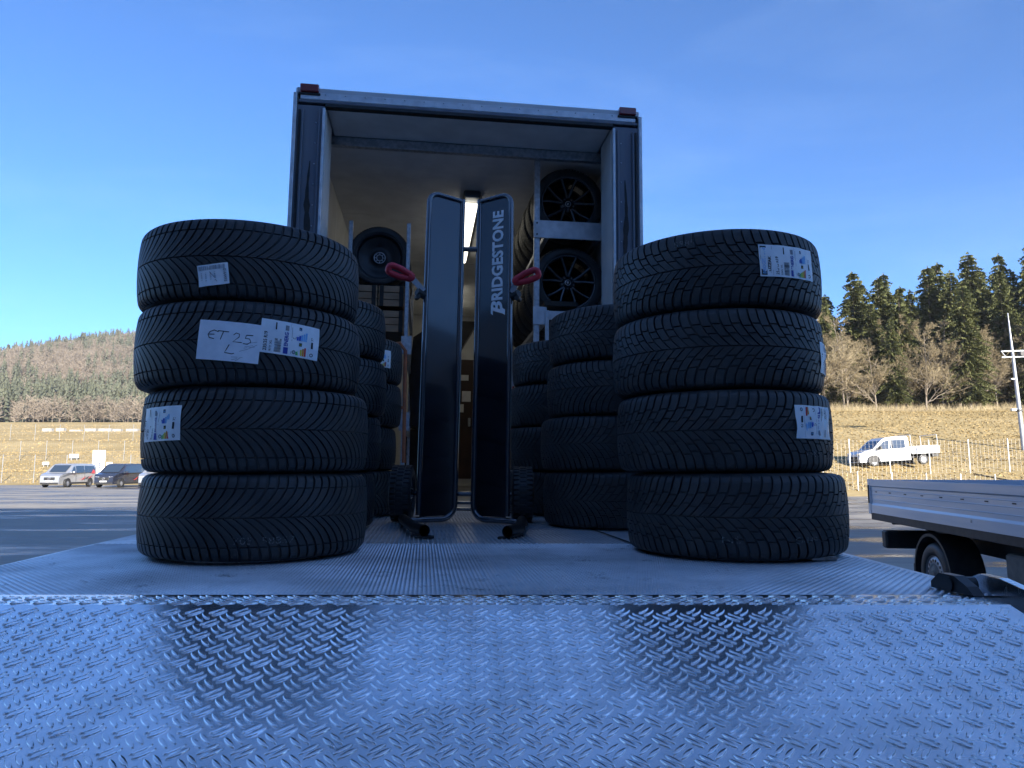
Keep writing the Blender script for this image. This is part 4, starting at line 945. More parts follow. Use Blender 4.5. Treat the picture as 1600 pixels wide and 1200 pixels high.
for side in (0, 1):
    x_o = -.08 if side == 0 else -1.97; wd = -.22 if side == 0 else .22; yy = 1.56
    w_ = MB(); rr = .345; sg = 1 if side == 0 else -1
    pr = [(.215, -.0), (.25, .012), (.31, .012), (.336, -.01), (rr, -.04), (rr, -.18), (.33, -.21), (.25, -.215), (.215, -.2)]
    w_.lathe([(r_, z_*sg) for r_, z_ in pr], 56, axis='x', close=True, cen=(x_o, yy, rr)); wo_ = w_.build('wheel', 'tyre_rubber', fb)
    q = MB(); q.lathe([(r_, z_*sg) for r_, z_ in [(.214, .004), (.206, -.014), (.199, -.02), (.191, -.006), (.125, .004), (.119, -.004)]], 56, axis='x', cen=(x_o, yy, rr)); rim_ = q.build('rim', 'wheel_silver', wo_)
    q = MB(); q.lathe([(r_, z_*sg) for r_, z_ in [(.1185, -.004), (.104, .006), (.066, .010), (.06, .024), (.045, .03), (0, .03)]], 40, axis='x', cen=(x_o, yy, rr)); q.build('hub_cap', 'under_grey', wo_)
    for k in range(18):
        a = 2*math.pi*k/18; q = MB(); cy, cz = .160*math.cos(a), .160*math.sin(a)
        q.lathe([(.0, .0012*sg), (.0155, .0012*sg), (.0165, -.006*sg)], 12, axis='x', cen=(x_o, yy+cy, rr+cz))
        if side == 0: q.build('vent_hole', 'rubber_black', wo_)
    q = MB(); arcp = [(yy+.44*math.cos(R(a)), rr+.44*math.sin(R(a))) for a in range(-18, 196, 12)]; arci = [(yy+.41*math.cos(R(a)), rr+.41*math.sin(R(a))) for a in range(-18, 196, 12)]
    q.prism(arcp+arci[::-1], x_o+.03*sg-(0 if side == 0 else .0), x_o-.30*sg, 'yz'); q.build('mudguard', 'plastic_black', fb)
bp('mudflap', 'plastic_black', [((-.36, 1.105, .2), (-.05, 1.125, .42))])
bp('tool_box', 'under_grey', [((-.50, 2.95, .42), (-.08, 3.75, .74))], c=.02); bp('fuel_tank', 'under_grey', [((-.55, 3.95, .38), (-.1, 5.2, .72))], c=.05)
q = MB(); q.tube([(-.3, 2.7, .5), (-.2, 3.6, .56), (-.2, 5.0, .5)], .04, 8); q.build('exhaust', 'under_grey', fb)
bp('rope_cleat', 'galvanised', [((.017, 4.55, BZ0-.05), (.05, 4.62, BZ0+.05))])
bp('cab', 'body_white', [((-2.0, BL+.15, .5), (-.05, BL+2.2, 2.3))], c=.15)
for xw in (-.08, -1.75):
    q = MB(); q.lathe([(.2, 0), (.31, 0), (.34, -.04), (.34, -.18), (.31, -.21), (.2, -.21)], 40, axis='x', close=True, cen=(xw, BL+1.4, .34)); q.build('wheel', 'tyre_rubber', fb)

# ------------------------------------------------------------------ vans and the white pickup
mat('van_silver', (.45, .46, .48), .3, .55, coat=.6); mat('van_blue', (.035, .04, .06), .25, .3, coat=.7); mat('van_white', (.55, .56, .57), .3, coat=.5)
mat('window_tint', (.03, .045, .07), .06, spec=.9); mat('head_lamp', (.75, .77, .8), .12, .3, coat=.8); mat('decal_red', (.5, .05, .05), .4); mat('plate_white', (.58, .59, .6), .5)
def loft_body(q, prof, wfun, mi=0):
    """side outline (x,z) given a half width that depends on z, closed into a shell"""
    n = len(prof); vs = []
    for sy in (-1, 1): vs += [(x, sy*wfun(x, z), z) for x, z in prof]
    q.add(vs, [tuple(range(n))[::-1], tuple(range(n, 2*n))]+[(i, (i+1) % n, n+(i+1) % n, n+i) for i in range(n)], mi)
def side_panel(q, pts, wfun, off, sy, mi=0):
    q.add([(x, sy*(wfun(x, z)+off), z) for x, z in pts]+[(x, sy*(wfun(x, z)-.01), z) for x, z in pts], [tuple(range(len(pts)))]+[(i, (i+1) % len(pts), len(pts)+(i+1) % len(pts), len(pts)+i) for i in range(len(pts))], mi)
def veh_wheels(v, xs, r, half):
    for x in xs:
        for sy in (-1, 1):
            q = MB(); q.lathe([(.18, .0), (r-.03, .0), (r, -.03*sy), (r, -.2*sy), (r-.03, -.22*sy), (.18, -.22*sy)], 28, axis='y', close=True, cen=(x, sy*(half+.012), r)); w_ = q.build('wheel', 'tyre_rubber', v)
            q = MB(); q.lathe([(0, .012*sy), (.05, .012*sy), (.06, 0), (.19, -.01*sy), (.205, .006*sy), (.21, -.02*sy)], 24, axis='y', cen=(x, sy*(half+.012), r)); q.build('rim', 'wheel_silver', w_)
def vwidth(x, z):
    w = .93-.03*max(0, .6-z) if z < 1.05 else .93-(z-1.05)*.17
    if x < .9: w -= .22*((.9-x)/.9)**2.2
    return w
def van(name, label, loc, rz, paint, decal=None):
    v = thing(name, label, 'van', loc, (0, 0, R(rz)), 'vans parked across the yard')
    prof = [(.03,.24),(.0,.45),(.03,.72),(.10,.90),(.35,1.04),(.95,1.15),(1.25,1.36),(1.72,1.72),(2.0,1.84),(2.6,1.89),(4.5,1.88),(4.92,1.82),(5.05,1.55),(5.1,1.0),(5.1,.45),(5.05,.26)]
    q = MB(); loft_body(q, prof, vwidth); q.build('body', paint, v)
    for sy in (-1, 1):
        for pts in ([(1.28,1.12),(1.95,1.14),(1.95,1.66),(1.72,1.62)], [(2.02,1.14),(3.2,1.15),(3.2,1.72),(2.02,1.70)], [(3.26,1.15),(4.75,1.17),(4.85,1.45),(4.70,1.70),(3.26,1.72)]):
            q = MB(); side_panel(q, pts, vwidth, .004, sy); q.build('side_window', 'window_tint', v)
        for cx in (.92, 4.1):
            q = MB(); side_panel(q, [(cx+.40*math.cos(R(a)), .34+.40*math.sin(R(a))) for a in range(0, 181, 15)]+[(cx-.40, .25), (cx+.4, .25)], vwidth, .006, sy); q.build('wheel_arch', 'plastic_black', v)
        q = MB(); side_panel(q, [(1.3, .28), (3.7, .28), (3.7, .40), (1.3, .40)], vwidth, .008, sy); q.build('sill', 'plastic_black', v)
        for x0 in (2.0, 3.22):
            q = MB(); side_panel(q, [(x0, .42), (x0+.012, .42), (x0+.012, 1.12), (x0, 1.12)], vwidth, .002, sy); q.build('door_gap', 'plastic_black', v)
        q = MB(); q.box((1.45, sy*1.0-.08, 1.12), (1.58, sy*1.0+.08, 1.28), c=.03); q.build('mirror', paint, v)
        q = MB(); q.add([(.055, sy*.36, .80), (.06, sy*.66, .83), (.25, sy*.78, .93), (.16, sy*.42, .90)], [(0,1,2,3)]); o_ = q.build('headlamp', 'head_lamp', v); o_.location = (-.022, sy*.012, .012)
        if decal:
            for k in range(3): q = MB(); x0 = 2.7+.5*k; side_panel(q, [(x0, .55+.05*k), (x0+.4, .62+.06*k), (x0+.7, .85+.05*k), (x0+.3, .68+.05*k)], vwidth, .003, sy); q.build('decal', 'decal_red' if k % 2 == 0 else 'plastic_black', v)
            q = MB(); side_panel(q, [(4.25, 1.08), (4.75, 1.08), (4.8, 1.25), (4.6, 1.42), (4.4, 1.3)], vwidth, .0065, sy); q.build('decal', 'decal_red', v)
    q = MB(); q.add([(1.0,-.64,1.19),(1.0,.64,1.19),(1.72,.66,1.735),(1.72,-.66,1.735)], [(0,1,2,3)]); o_ = q.build('windscreen', 'window_tint', v); o_.location = (-.02, 0, .022)
    q = MB(); q.box((-.02, -.42, .58), (.05, .42, .80), c=.03); g_ = q.build('grille', 'plastic_black', v)
    q = MB(); q.tube([(-.026, .09*math.cos(6.283*k/18), .70+.09*math.sin(6.283*k/18)) for k in range(18)], .010, 6, closed=True)
    for k in range(3): a = R(90+120*k); q.tube([(-.026, 0, .70), (-.026, .09*math.cos(a), .70+.09*math.sin(a))], .009, 6)
    q.build('badge', 'cap_silver', g_)
    q = MB(); q.box((-.03, -.27, .44), (-.005, .27, .54)); q.build('number_plate', 'plate_white', v)
    q = MB(); q.box((-.015, -.70, .25), (.06, .70, .40), c=.03); q.build('lower_intake', 'plastic_black', v)
    veh_wheels(v, (.92, 4.1), .34, .915); return v
van('parked_van', 'silver van with red markings, leftmost of the parked vans', (-36.1, 55.9, 0), 92, 'van_silver', True)
van('parked_van', 'dark blue van parked right of the silver van', (-31.7, 55.6, 0), 90, 'van_blue', True)
van('parked_van', 'silver van half hidden behind the left front tyre stack', (-28.0, 55.1, 0), 91, 'van_silver')

pk = thing('double_cab_pickup', 'white double cab pickup with open bed parked on the grass slope', 'pickup', (22.1, 46.2, float(terrain_z(24.5, 46.2))+.0), (0, R(-2.5), R(3)))
def pwid(x, z): return (.93 if z < 1.0 else .93-(z-1.0)*.16)-(.15*((.8-x)/.8)**2 if x < .8 else 0)
q = MB(); loft_body(q, [(.02,.3),(.0,.55),(.06,.85),(.3,1.02),(.95,1.16),(1.55,1.70),(1.85,1.86),(2.3,1.93),(3.35,1.93),(3.45,1.8),(3.48,.35)], pwid); q.build('cab', 'van_white', pk)
for sy in (-1, 1):
    for pts in ([(1.25,1.13),(2.2,1.15),(2.2,1.70),(1.72,1.66)], [(2.32,1.15),(3.2,1.17),(3.2,1.70),(2.32,1.72)]):
        q = MB(); side_panel(q, pts, pwid, .005, sy); q.build('side_window', 'window_tint', pk)
    for x0 in (1.2, 2.26, 3.3):
        q = MB(); side_panel(q, [(x0, .42), (x0+.014, .42), (x0+.014, 1.1), (x0, 1.1)], pwid, .003, sy); q.build('door_gap', 'under_grey', pk)
    q = MB(); side_panel(q, [(.95+.42*math.cos(R(a)), .34+.42*math.sin(R(a))) for a in range(0, 181, 15)]+[(.53, .28), (1.37, .28)], pwid, .006, sy); q.build('wheel_arch', 'plastic_black', pk)
    q = MB(); q.box((3.56, sy*.96-.02, .80), (5.5, sy*.96+.02, 1.22), c=.008); q.build('drop_side', 'van_white', pk)
    q = MB(); q.box((1.35, sy*1.02-.08, 1.12), (1.48, sy*1.02+.08, 1.32), c=.03); q.build('mirror', 'plastic_black', pk)
    q = MB(); q.box((-.01, sy*.62-.16, .78), (.16, sy*.62+.16, .93), c=.03); q.build('headlamp', 'head_lamp', pk)
q = MB(); q.add([(.98,-.66,1.20),(.98,.66,1.20),(1.53,.64,1.685),(1.53,-.64,1.685)], [(0,1,2,3)]); o_ = q.build('windscreen', 'window_tint', pk); o_.location = (-.02, 0, .02)
q = MB(); q.box((-.02, -.55, .36), (.07, .55, .70), c=.03); q.build('grille', 'plastic_black', pk)
q = MB(); q.box((3.56, -.94, .72), (5.5, .94, .80), c=.01); q.box((5.46, -.935, .801), (5.5, .935, 1.22), c=.006); q.build('bed', 'van_white', pk)
q = MB(); q.box((3.5, -.45, .45), (5.4, .45, .715), c=.02); q.box((4.95, -.92, .5), (5.45, .92, .70), c=.02); q.build('chassis', 'plastic_black', pk)
q = MB()
for sy in (-.9, .9): q.tube([(5.45, sy, 1.22), (5.42, sy, 1.95)], .022, 6); q.tube([(3.58, sy, 1.22), (3.58, sy, 2.0)], .022, 6)
q.tube([(5.44, -.9, 1.235), (3.58, -.9, 1.235)], .02, 6); q.tube([(5.44, .9, 1.235), (3.58, .9, 1.235)], .02, 6); q.tube([(5.42, -.9, 1.95), (5.42, .9, 1.95)], .022, 6); q.tube([(3.58, -.9, 2.0), (3.58, .9, 2.0)], .022, 6); q.build('load_frame', 'van_white', pk)
veh_wheels(pk, (.95, 4.35), .34, .90); pk.scale = (.95,)*3

# ------------------------------------------------------------------ fences, mast, sign, blocks
mat('fence_steel', (.45, .46, .46), .5, .6, col2=(.35, .36, .36), nscale=8)
mat('fence_wire', (.36, .36, .36), .5, .5)
def fence(label, pts, h, wires=9, vstep=.25):
    f = thing('mesh_fence', label, 'fence', (pts[0][0], pts[0][1], 0)); o = Vector(pts[0])
    P = [(x-o.x, y-o.y, float(terrain_z(x, y)) if y > 38.5 and (x > 8 or y > 62) else 0.) for x, y in pts]
    for i, (x, y, z) in enumerate(P):
        q = MB(); q.box((x-.026, y-.025, z-.1), (x+.026, y+.025, z+h+.06), c=.005); q.build('post', 'fence_steel', f)
        if i == len(P)-1: break
        a = Vector((x, y, z)); b_ = Vector(P[i+1]); q = MB()
        for k in range(wires): zz = Vector((0, 0, .06+(h-.08)*k/(wires-1))); q.tube([a+zz, b_+zz], .0045, 3, cap=False)
        n = int((b_-a).length/vstep)
        for k in range(1, n): p = a.lerp(b_, k/n); q.tube([p+Vector((0, 0, .04)), p+Vector((0, 0, h))], .0034, 3, cap=False)
        q.build('wire_panel', 'fence_wire', f, recalc=False)
fence('wire mesh fence on the grass slope right of the white pickup', [(18.6+2.52*i, 44.6+.05*i) for i in range(15)], 2.05)
fence('low wire fence at the foot of the right grass slope', [(17.2+1.9*i, 39.6) for i in range(6)], 1.0, 6)
fence('tall wire mesh fence close behind the parked vans', [(-75+3.0*i, 67.2+.02*i) for i in range(21)], 2.6)
fence('wire mesh fence half way up the left bank', [(-96+3.2*i, 88+.02*i) for i in range(24)], 2.4)
fence('far wire mesh fence along the upper left meadow', [(-122+4*i, 116+.03*i) for i in range(24)], 2.6)
mast = thing('floodlight_mast', 'pale tapering floodlight mast with crossarms at the right picture edge', 'mast', (37.7, 52.5, float(terrain_z(37.7, 52.5))-.1), (0, R(-2.0), 0))
mat('mast_white', (.40, .42, .45), .45, .2, col2=(.34, .36, .39), nscale=6)
q = MB(); q.tube([(0, 0, 0), (0, 0, 4), (0, 0, 7.2), (0, 0, 10.4)], [.16, .13, .10, .025], 12); q.build('pole', 'mast_white', mast)
for z_ in (7.45, 7.0): q = MB(); q.box((-.85, -.05, z_), (1.7, .05, z_+.09), c=.01); q.build('crossarm', 'mast_white', mast)
q = MB(); q.tube([(-.8, 0, 7.45), (-.5, 0, 7.05)], .03, 6); q.build('brace', 'mast_white', mast)
for x in (.6, 1.1, 1.55): q = MB(); q.box((x-.15, -.2, 7.1), (x+.15, .1, 7.42), c=.03); q.build('floodlight', 'plastic_black', mast)
q = MB(); q.box((-.35, -.06, 5.35), (.05, .06, 5.45), c=.01); q.build('bracket', 'mast_white', mast)
q = MB(); q.box((-.62, -.09, 3.0), (-.2, .09, 3.2), c=.04); q.tube([(-.2, 0, 3.15), (0, 0, 3.2)], .03, 6); q.build('camera_head', 'mast_white', mast)
q = MB(); q.box((-.17, -.17, 2.95), (.17, .17, 3.1), c=.02); q.build('collar', 'plastic_black', mast)
zs = float(terrain_z(-40.2, 69.5)); sb = thing('sign_board', 'white sign board with fine text lines behind the parked vans', 'sign', (-40.2, 69.5, zs))
q = MB(); q.box((-.62, -.03, .6), (.62, .03, 2.9), c=.01); pn = q.build('board', 'plate_white', sb)
for k in range(8): q = MB(); q.box((-.5, -.034, 2.6-.2*k), (-.5+rnd.uniform(.6, .95), -.0305, 2.64-.2*k)); q.build('text_line', 'ink_grey', pn)
for x in (-.5, .5): q = MB(); q.tube([(x, .05, -.1), (x, .05, 2.8)], .03, 8); q.build('post', 'fence_steel', sb)
q = MB(); q.box((.75, -.02, .9), (1.35, .02, 1.75), c=.01); q.tube([(1.05, .04, -.1), (1.05, .04, 1.7)], .03, 8); q.build('side_board', 'plate_white', sb)
mat('concrete_pale', (.36, .35, .33), .8, col2=(.24, .235, .22), nscale=1.2)
for k in range(9):
    x = -98+2.9*k+rnd.uniform(-.2, .2); y = 148+.1*k; w = rnd.uniform(1.6, 2.7); h = rnd.uniform(.45, .95)
    q = MB(); q.box((0, 0, -.4), (w, 1.0, h), c=.05); q.box((.2, -.03, .1), (w-.2, -.001, h-.25), c=.01); o = q.build('concrete_block', 'concrete_pale'); o.location = (x, y, float(terrain_z(x, y)))
    tag(o, ['leftmost', 'second', 'third', 'fourth', 'fifth', 'sixth', 'seventh', 'eighth', 'rightmost'][k]+' pale concrete block from the left in the row below the wooded hill', 'concrete block', 'row of concrete blocks on the meadow')
for i, (x, y, w, h, lab) in enumerate([(-54.3, 88.5, 1.2, .5, 'white oblong board on the left bank, higher of two'), (-54.8, 84.0, .8, .35, 'white oblong board on the left bank, lower of two'), (-43.5, 66.9, .5, .4, 'small white plate on the fence behind the vans')]):
    q = MB(); z = float(terrain_z(x, y)); q.box((-w/2, -.02, .25), (w/2, .02, .25+h), c=.01); q.tube([(-w*.3, .04, -.1), (-w*.3, .04, .25+h*.8)], .025, 6); q.tube([(w*.3, .04, -.1), (w*.3, .04, .25+h*.8)], .025, 6)
    o = q.build('notice_board', 'plate_white'); o.location = (x, y, z); tag(o, lab, 'board')
# thin dark tube drawn as a line down the slope
q = MB(); pts = []
for k in range(14): t = k/13; x = 28.6+2.8*t; y = 44.4-5.4*t; pts.append((x, y, float(terrain_z(x, y))+.05))
q.tube(pts, .035, 6); o = q.build('dark_line', 'rubber_black'); tag(o, 'thin dark line running down the right grass slope from the fence', 'cable')

# ------------------------------------------------------------------ trees on the crest at the right
mat('bark', (.16, .13, .10), .9, col2=(.25, .21, .16), nscale=3, bump=.4)
mat('twig', (.33, .27, .165), .9, col2=(.22, .175, .105), nscale=.25, spec=.2)
mat('needle', (.088, .10, .036), .8, col2=(.16, .165, .06), nscale=.35, nlo=.3, nhi=.7, spec=.25)
mat('needle_far', (.075, .082, .052), .85, col2=(.115, .12, .078), nscale=.05, spec=.2)
mat('twig_far', (.175, .145, .11), .9, col2=(.23, .19, .145), nscale=.03, spec=.2)
def conifer_mesh(H, seed, sparse=1.):
    r_ = np.random.RandomState(seed); tris = []; z = H*r_.uniform(.08, .16)
    while z < H*.985:
        k = (H-z)/H; L0 = H*.20*(k**.72)*(1 if z > .3*H else .6+1.3*z/H)+.2; nb = r_.randint(6, 9)
        for b_ in range(nb):
            a = r_.uniform(0, 6.283); L_ = L0*r_.uniform(.45, 1.12)
            if r_.rand() > sparse: continue
            zb = z+r_.uniform(-.3, .3)*H*.02; droop = -.42*L_*(1-k*.2)+r_.uniform(-.12, .12)*L_; up = .22*L_
            d = np.array([math.cos(a), math.sin(a), 0]); sd_ = np.array([-d[1], d[0], 0]); n = max(4, int(L_*5))
            for i in range(n):
                t = (i+.7)/n; c = d*L_*t+np.array([0, 0, zb+droop*t*t+up*t*(1-t)])
                w = (.16+.55*(1-t)**.8)*min(1, .25+L_*.45)*r_.uniform(.6, 1.3)
                for sg in (-1, 1):
                    e = c+sd_*sg*w+d*w*.6+np.array([0, 0, -w*r_.uniform(.1, .7)]); f = c+d*(.14+L_/n*.9); g_ = c+np.array([0, 0, .03])-d*.1
                    tris.append((g_, e, f))
                    if r_.rand() < .75: tris.append((c+sd_*sg*w*.25, c+sd_*sg*w*.8+d*.2, c+sd_*sg*w*.5+d*.1+np.array([0, 0, -.25-.5*w*r_.rand()])))
        z += H*r_.uniform(.012, .021)
    for i in range(26):
        a = r_.uniform(0, 6.283); z0 = H*r_.uniform(.95, 1.0); q = .12+(H-z0)*.35; tris.append(((0, 0, z0+.12), (q*math.cos(a), q*math.sin(a), z0-.05), (q*.5*math.cos(a+.9), q*.5*math.sin(a+.9), z0-.1)))
    return np.array(tris)
def soup_mesh(name, tris, m):
    tris = np.asarray(tris, np.float32); n = len(tris); me = bpy.data.meshes.new(name)
    me.vertices.add(n*3); me.vertices.foreach_set('co', tris.ravel()); me.loops.add(n*3); me.loops.foreach_set('vertex_index', np.arange(n*3, dtype=np.int32))
    me.polygons.add(n); me.polygons.foreach_set('loop_start', np.arange(0, n*3, 3, dtype=np.int32)); me.polygons.foreach_set('loop_total', np.full(n, 3, np.int32))
    me.update(calc_edges=True); me.materials.append(MATS[m]); return me
def trunk_mesh(H, r0, seed, bend=.2):
    r_ = random.Random(seed); q = MB(); pts = []; x = y = 0.
    for k in range(9): pts.append((x, y, H*k/8-.3 if k == 0 else H*k/8)); x += r_.uniform(-bend, bend)*.3; y += r_.uniform(-bend, bend)*.3
    q.tube(pts, [r0*(1-k/8.5) for k in range(9)], 7); me = q.mesh('trunk'); me.materials.append(MATS['bark']); return me
def bare_mesh(H, seed, spread=.32, dens=1.):
    """limbs (tubes) and twigs (slim triangles) of a leafless broadleaf tree"""
    r_ = random.Random(seed); limbs = MB(); tw = []
    def rv(s_): return Vector((r_.gauss(0, s_), r_.gauss(0, s_), r_.gauss(0, s_)))
    def twig(p, d, l):
        for _ in range(3):
            e = p+(d+rv(.5)).normalized()*l*r_.uniform(.5, 1.1); s_ = (e-p).cross(rv(1)).normalized()*.02
            tw.append((p-s_, p+s_, e)); 
            for _ in range(2):
                t = r_.uniform(.25, .9); a = p.lerp(e, t); f = a+((e-p).normalized()+rv(.7)).normalized()*l*r_.uniform(.3, .6); s2 = (f-a).cross(rv(1)).normalized()*.015; tw.append((a-s2, a+s2, f))
    def grow(p, d, l, r, depth):
        n = 3; pts = [p]; rr = [r]
        for k in range(n): d = (d+rv(.13)+Vector((0, 0, .07))).normalized(); pts.append(pts[-1]+d*l/n); rr.append(r*(1-.38*(k+1)/n))
        if r > .018: limbs.tube(pts, rr, 5 if r > .05 else 3, cap=False)
        else:
            for a, b_ in zip(pts, pts[1:]): s_ = (b_-a).cross(rv(1)).normalized()*max(r, .013); tw.append((a-s_, a+s_, b_))
        if depth == 0:
            for p_ in pts[1:]: twig(p_, d, l*.75)
            return
        for k in range(r_.choice([2, 3, 3]) if depth > 1 else 3):
            t = r_.uniform(.45, 1.); i = min(int(t*n), n-1); q = pts[i].lerp(pts[i+1], t*n-i)
            grow(q, (d*(.9)+rv(.48)).normalized(), l*r_.uniform(.55, .8), r*.55, depth-1)
        grow(pts[-1], d, l*.75, r*.62, depth-1)
    # a straight stem with many side limbs
    p = Vector((0, 0, -.3)); d = Vector((0, 0, 1)); st = [p]; n = 10
    for k in range(n): d = (d+rv(.05)+Vector((0, 0, .1))).normalized(); st.append(st[-1]+d*H*.9/n)
    R0 = H*.011; limbs.tube(st, [R0*(1-.085*k) for k in range(n+1)], 7, cap=False)
    for k in range(int(22*dens)):
        t = r_.uniform(.10, .98); i = min(int(t*n), n-1); q = st[i].lerp(st[i+1], t*n-i); a = r_.uniform(0, 6.283)
        dd = Vector((math.cos(a), math.sin(a), r_.uniform(.2, 1.0))).normalized(); grow(q, dd, H*spread*(1.05-t*.75)*r_.uniform(.6, 1.0)*.55, R0*(1-t*.75)*.5, 2)
    me = limbs.mesh('limbs'); me.materials.append(MATS['bark']); return me, soup_mesh('twigs', [[tuple(v) for v in t] for t in tw], 'twig')
FIR = [(conifer_mesh(20, 31+i, .92), trunk_mesh(19.5, .24, 50+i, .1)) for i in range(4)]
FIR = [(soup_mesh('crown', a, 'needle'), b_) for a, b_ in FIR]
BARE = [bare_mesh(14, 70+i, .34+.03*i) for i in range(4)]
def fir(x, y, h, label, k, rz):
    t = thing('fir_tree', label, 'tree', (x, y, float(terrain_z(x, y))-.2), (0, 0, rz), 'fir trees on the crest'); t.scale = (h/20*rnd.uniform(1.0, 1.35),)*2+(h/20,)
    link('crown', FIR[k % 4][0], None, t); link('trunk', FIR[k % 4][1], None, t)
def bare(x, y, h, label, k, rz):
    t = thing('bare_tree', label, 'tree', (x, y, float(terrain_z(x, y))-.2), (0, 0, rz), 'leafless trees on the crest'); t.scale = (h/14*rnd.uniform(.95, 1.25),)*2+(h/14,)
    a, b_ = BARE[k % 4]; link('trunk', a, None, t); link('crown', b_, None, t)
# x, y, height: read off from the outline of the wood
firs = [(43.0, 96, 16.0), (44.6, 99, 16.8), (46.6, 95, 19.2), (49.0, 98, 19.0), (50.6, 96, 18.6), (53.0, 99, 20.0), (55.2, 96.5, 17.0), (57.6, 96, 20.2), (60.2, 98, 21.2), (62.6, 96, 18.5), (64.0, 97, 22.4),
        (66.8, 99, 20.5), (69.0, 98, 22.5), (71.2, 95, 22.5), (74.0, 98, 25), (78.5, 97, 25), (40.2, 97, 16), (56.4, 101, 18.5)]
firs += [(42.0, 93.5, 14), (47.8, 93, 14.5), (52.0, 93.5, 16), (58.8, 93, 18.8), (61.4, 100, 17), (65.4, 93, 19), (67.8, 102, 18), (72.6, 101, 21), (76.2, 94, 21), (80.5, 100, 24), (37.2, 94, 13), (57.4, 88.6, 16.5), (48.6, 89.6, 12), (66.6, 88.4, 15), (70.8, 89.2, 18)]
ORD = ['leftmost', 'second', 'third', 'fourth', 'fifth', 'sixth', 'seventh', 'eighth', 'ninth', 'tenth', 'eleventh', 'twelfth', 'thirteenth', 'fourteenth', 'fifteenth', 'sixteenth', 'seventeenth', 'eighteenth', 'nineteenth', 'twentieth'] + ['twenty-'+k for k in ('first', 'second', 'third', 'fourth', 'fifth', 'sixth', 'seventh', 'eighth', 'ninth')] + ['thirtieth']+['thirty-'+k for k in ('first', 'second', 'third', 'fourth')]
for i, (x, y, h) in enumerate(sorted(firs)):
    fir(x, y, h, f'dark green fir on the crest, {ORD[i] if i < len(firs)-1 else "rightmost"} of the firs from the left', i*3+1, rnd.uniform(0, 6.28))
bt = [(35+1.65*i+rnd.uniform(-.7, .7), 86.8+rnd.uniform(0, 3.5)+(2.5 if i % 2 else 0), rnd.uniform(9.5, 14.5)) for i in range(30)]
for i, (x, y, h) in enumerate(sorted(bt)): bare(x, y, h*(1.12 if x > 70 else 1), f'leafless grey brown tree on the crest, {ORD[i] if i < 29 else "rightmost"} of the bare trees from the left', i, rnd.uniform(0, 6.28))
# undergrowth along the wood's edge
und = []; r_ = np.random.RandomState(12)
for i in range(6000):
    x = r_.uniform(33, 92); y = 86.5+abs(r_.normal(0, 3.)); z = float(9.2); L_ = r_.uniform(.2, 1.2); a = r_.uniform(0, 6.283); tl = r_.uniform(.1, .6)
    und.append((x, y, L_, a, tl))
U = np.array(und); zz = terrain_z(U[:, 0], U[:, 1])-.05; b0 = np.stack([U[:, 0]-.02, U[:, 1], zz], -1); b1 = np.stack([U[:, 0]+.02, U[:, 1], zz], -1)
e = np.stack([U[:, 0]+np.cos(U[:, 3])*U[:, 2]*U[:, 4], U[:, 1]+np.sin(U[:, 3])*U[:, 2]*U[:, 4], zz+U[:, 2]*np.sqrt(1-U[:, 4]**2)], -1)
bulk('undergrowth', np.stack([b0, b1, e], 1), 'twig', label='bare brown undergrowth along the edge of the right wood', cat='undergrowth')
# the dark wood behind the first rows
def wood(name, n, xr, yr, lo, hi, m, proto, seed, label, cat, az=None, keep=None):
    r_ = np.random.RandomState(seed); out = []
    tries = 0
    while len(out) < n and tries < n*8:
        tries += 1; x = r_.uniform(*xr); y = r_.uniform(*yr); a = math.degrees(math.atan2(x, y))
        if az and not (az[0] < a < az[1]): continue
        if keep and not keep(x, y, r_): continue
        h = r_.uniform(lo, hi); t = r_.uniform(0, 6.283); p = proto[r_.randint(len(proto))]; c, s_ = math.cos(t), math.sin(t); M = np.array([[c, -s_, 0], [s_, c, 0], [0, 0, 1]]).T
        w = r_.uniform(.85, 1.2); out.append((p*np.array([h*w, h*w, h])) @ M + np.array([x, y, float(terrain_z(x, y))-.3]))
    return bulk(name, np.concatenate(out), m, label=label, cat=cat)
def far_fir(seed):
    r_ = np.random.RandomState(seed); T = []
    n = 10
    for i in range(n):
        z = .10+.88*i/n; R_ = .17*(1-z)**.8+.012
        for k in range(8):
            a = r_.uniform(0, 6.283); q = R_*r_.uniform(.6, 1.25); w = .35
            T.append(((0, 0, z+.06), (q*math.cos(a-w), q*math.sin(a-w), z-.03-r_.rand()*.03), (q*math.cos(a+w), q*math.sin(a+w), z-.02-r_.rand()*.04)))
    return np.array(T)
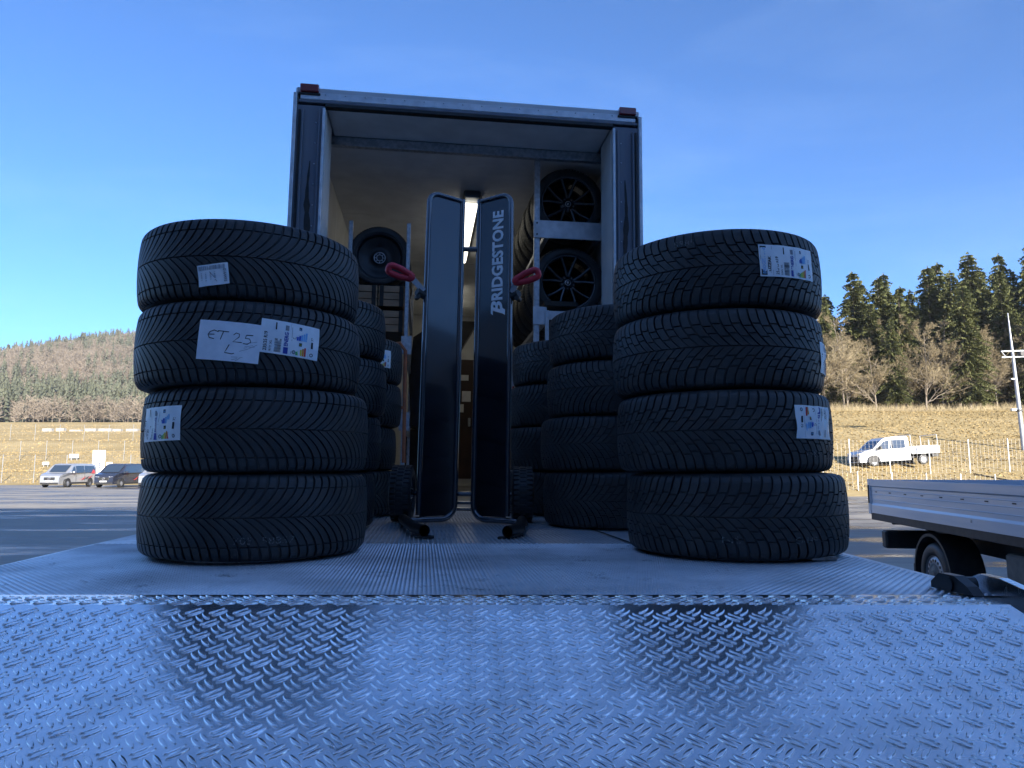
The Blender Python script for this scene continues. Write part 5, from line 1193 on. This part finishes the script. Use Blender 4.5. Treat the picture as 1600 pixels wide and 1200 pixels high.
def far_bare(seed):
    r_ = np.random.RandomState(seed); T = [((-.012, 0, -.05), (.012, 0, -.05), (0, 0, .7)), ((0, -.012, -.05), (0, .012, -.05), (0, 0, .7))]
    for i in range(62):
        z = r_.uniform(.2, .8); a = r_.uniform(0, 6.283); L_ = r_.uniform(.12, .34)*(1.15-z*.55); el = r_.uniform(.25, 1.15); z0 = z
        d = np.array([math.cos(a)*math.cos(el), math.sin(a)*math.cos(el), math.sin(el)]); p = np.array([0, 0, z0])+d*r_.uniform(0, .16); e_ = p+d*L_*.75+r_.normal(0, .02, 3); s_ = np.cross(d, r_.normal(0, 1, 3)); s_ *= .012/np.linalg.norm(s_)
        T.append((p-s_, p+s_, e_))
        for _ in range(2):
            b_ = p+(e_-p)*r_.uniform(.3, .9); f = b_+r_.normal(0, .055, 3)+d*.05; T.append((b_-s_*.7, b_+s_*.7, f))
    return np.array(T)
PF = [far_fir(i) for i in range(4)]; PB = [far_bare(20+i) for i in range(5)]
wood('wood_behind', 170, (30, 120), (101, 150), 14, 20, 'needle', PF, 3, 'dark fir wood behind the first trees on the crest', 'wood')
def patch(x, y): return math.sin(x*.045+1)+math.sin(y*.05+x*.02)+.6*math.sin(x*.11-y*.08)
AZ = (-41, -22)
def near(x, y): return y < 375
wood('conifer_wood', 3300, (-860, -120), (352, 965), 13, 23, 'needle_far', PF, 4, 'far conifers on the wooded hill at the left', 'wood', AZ, lambda x, y, r: patch(x*.5, y*.5)+r.normal(0, .8) > -.35 or y > 880)
wood('bare_wood', 3000, (-860, -120), (340, 940), 11, 17, 'twig_far', PB, 5, 'leafless grey brown woodland on the hill at the left', 'wood', AZ, lambda x, y, r: patch(x*.5, y*.5)+r.normal(0, .8) < .2 or y < 370)

# ------------------------------------------------------------------ thin winter haze
hm = bpy.data.materials.new('haze'); hm.use_nodes = True; hn = hm.node_tree; hn.nodes.clear()
pv = hn.nodes.new('ShaderNodeVolumePrincipled'); ho = hn.nodes.new('ShaderNodeOutputMaterial'); hn.links.new(pv.outputs[0], ho.inputs['Volume'])
pv.inputs['Color'].default_value = (.93, .95, 1., 1); pv.inputs['Density'].default_value = 0.00017; pv.inputs['Anisotropy'].default_value = .2; MATS['haze'] = hm
q = MB(); q.box((-1180, -90, -1.2), (420, 1280, 190)); tag(q.build('haze', 'haze'), kind='stuff')
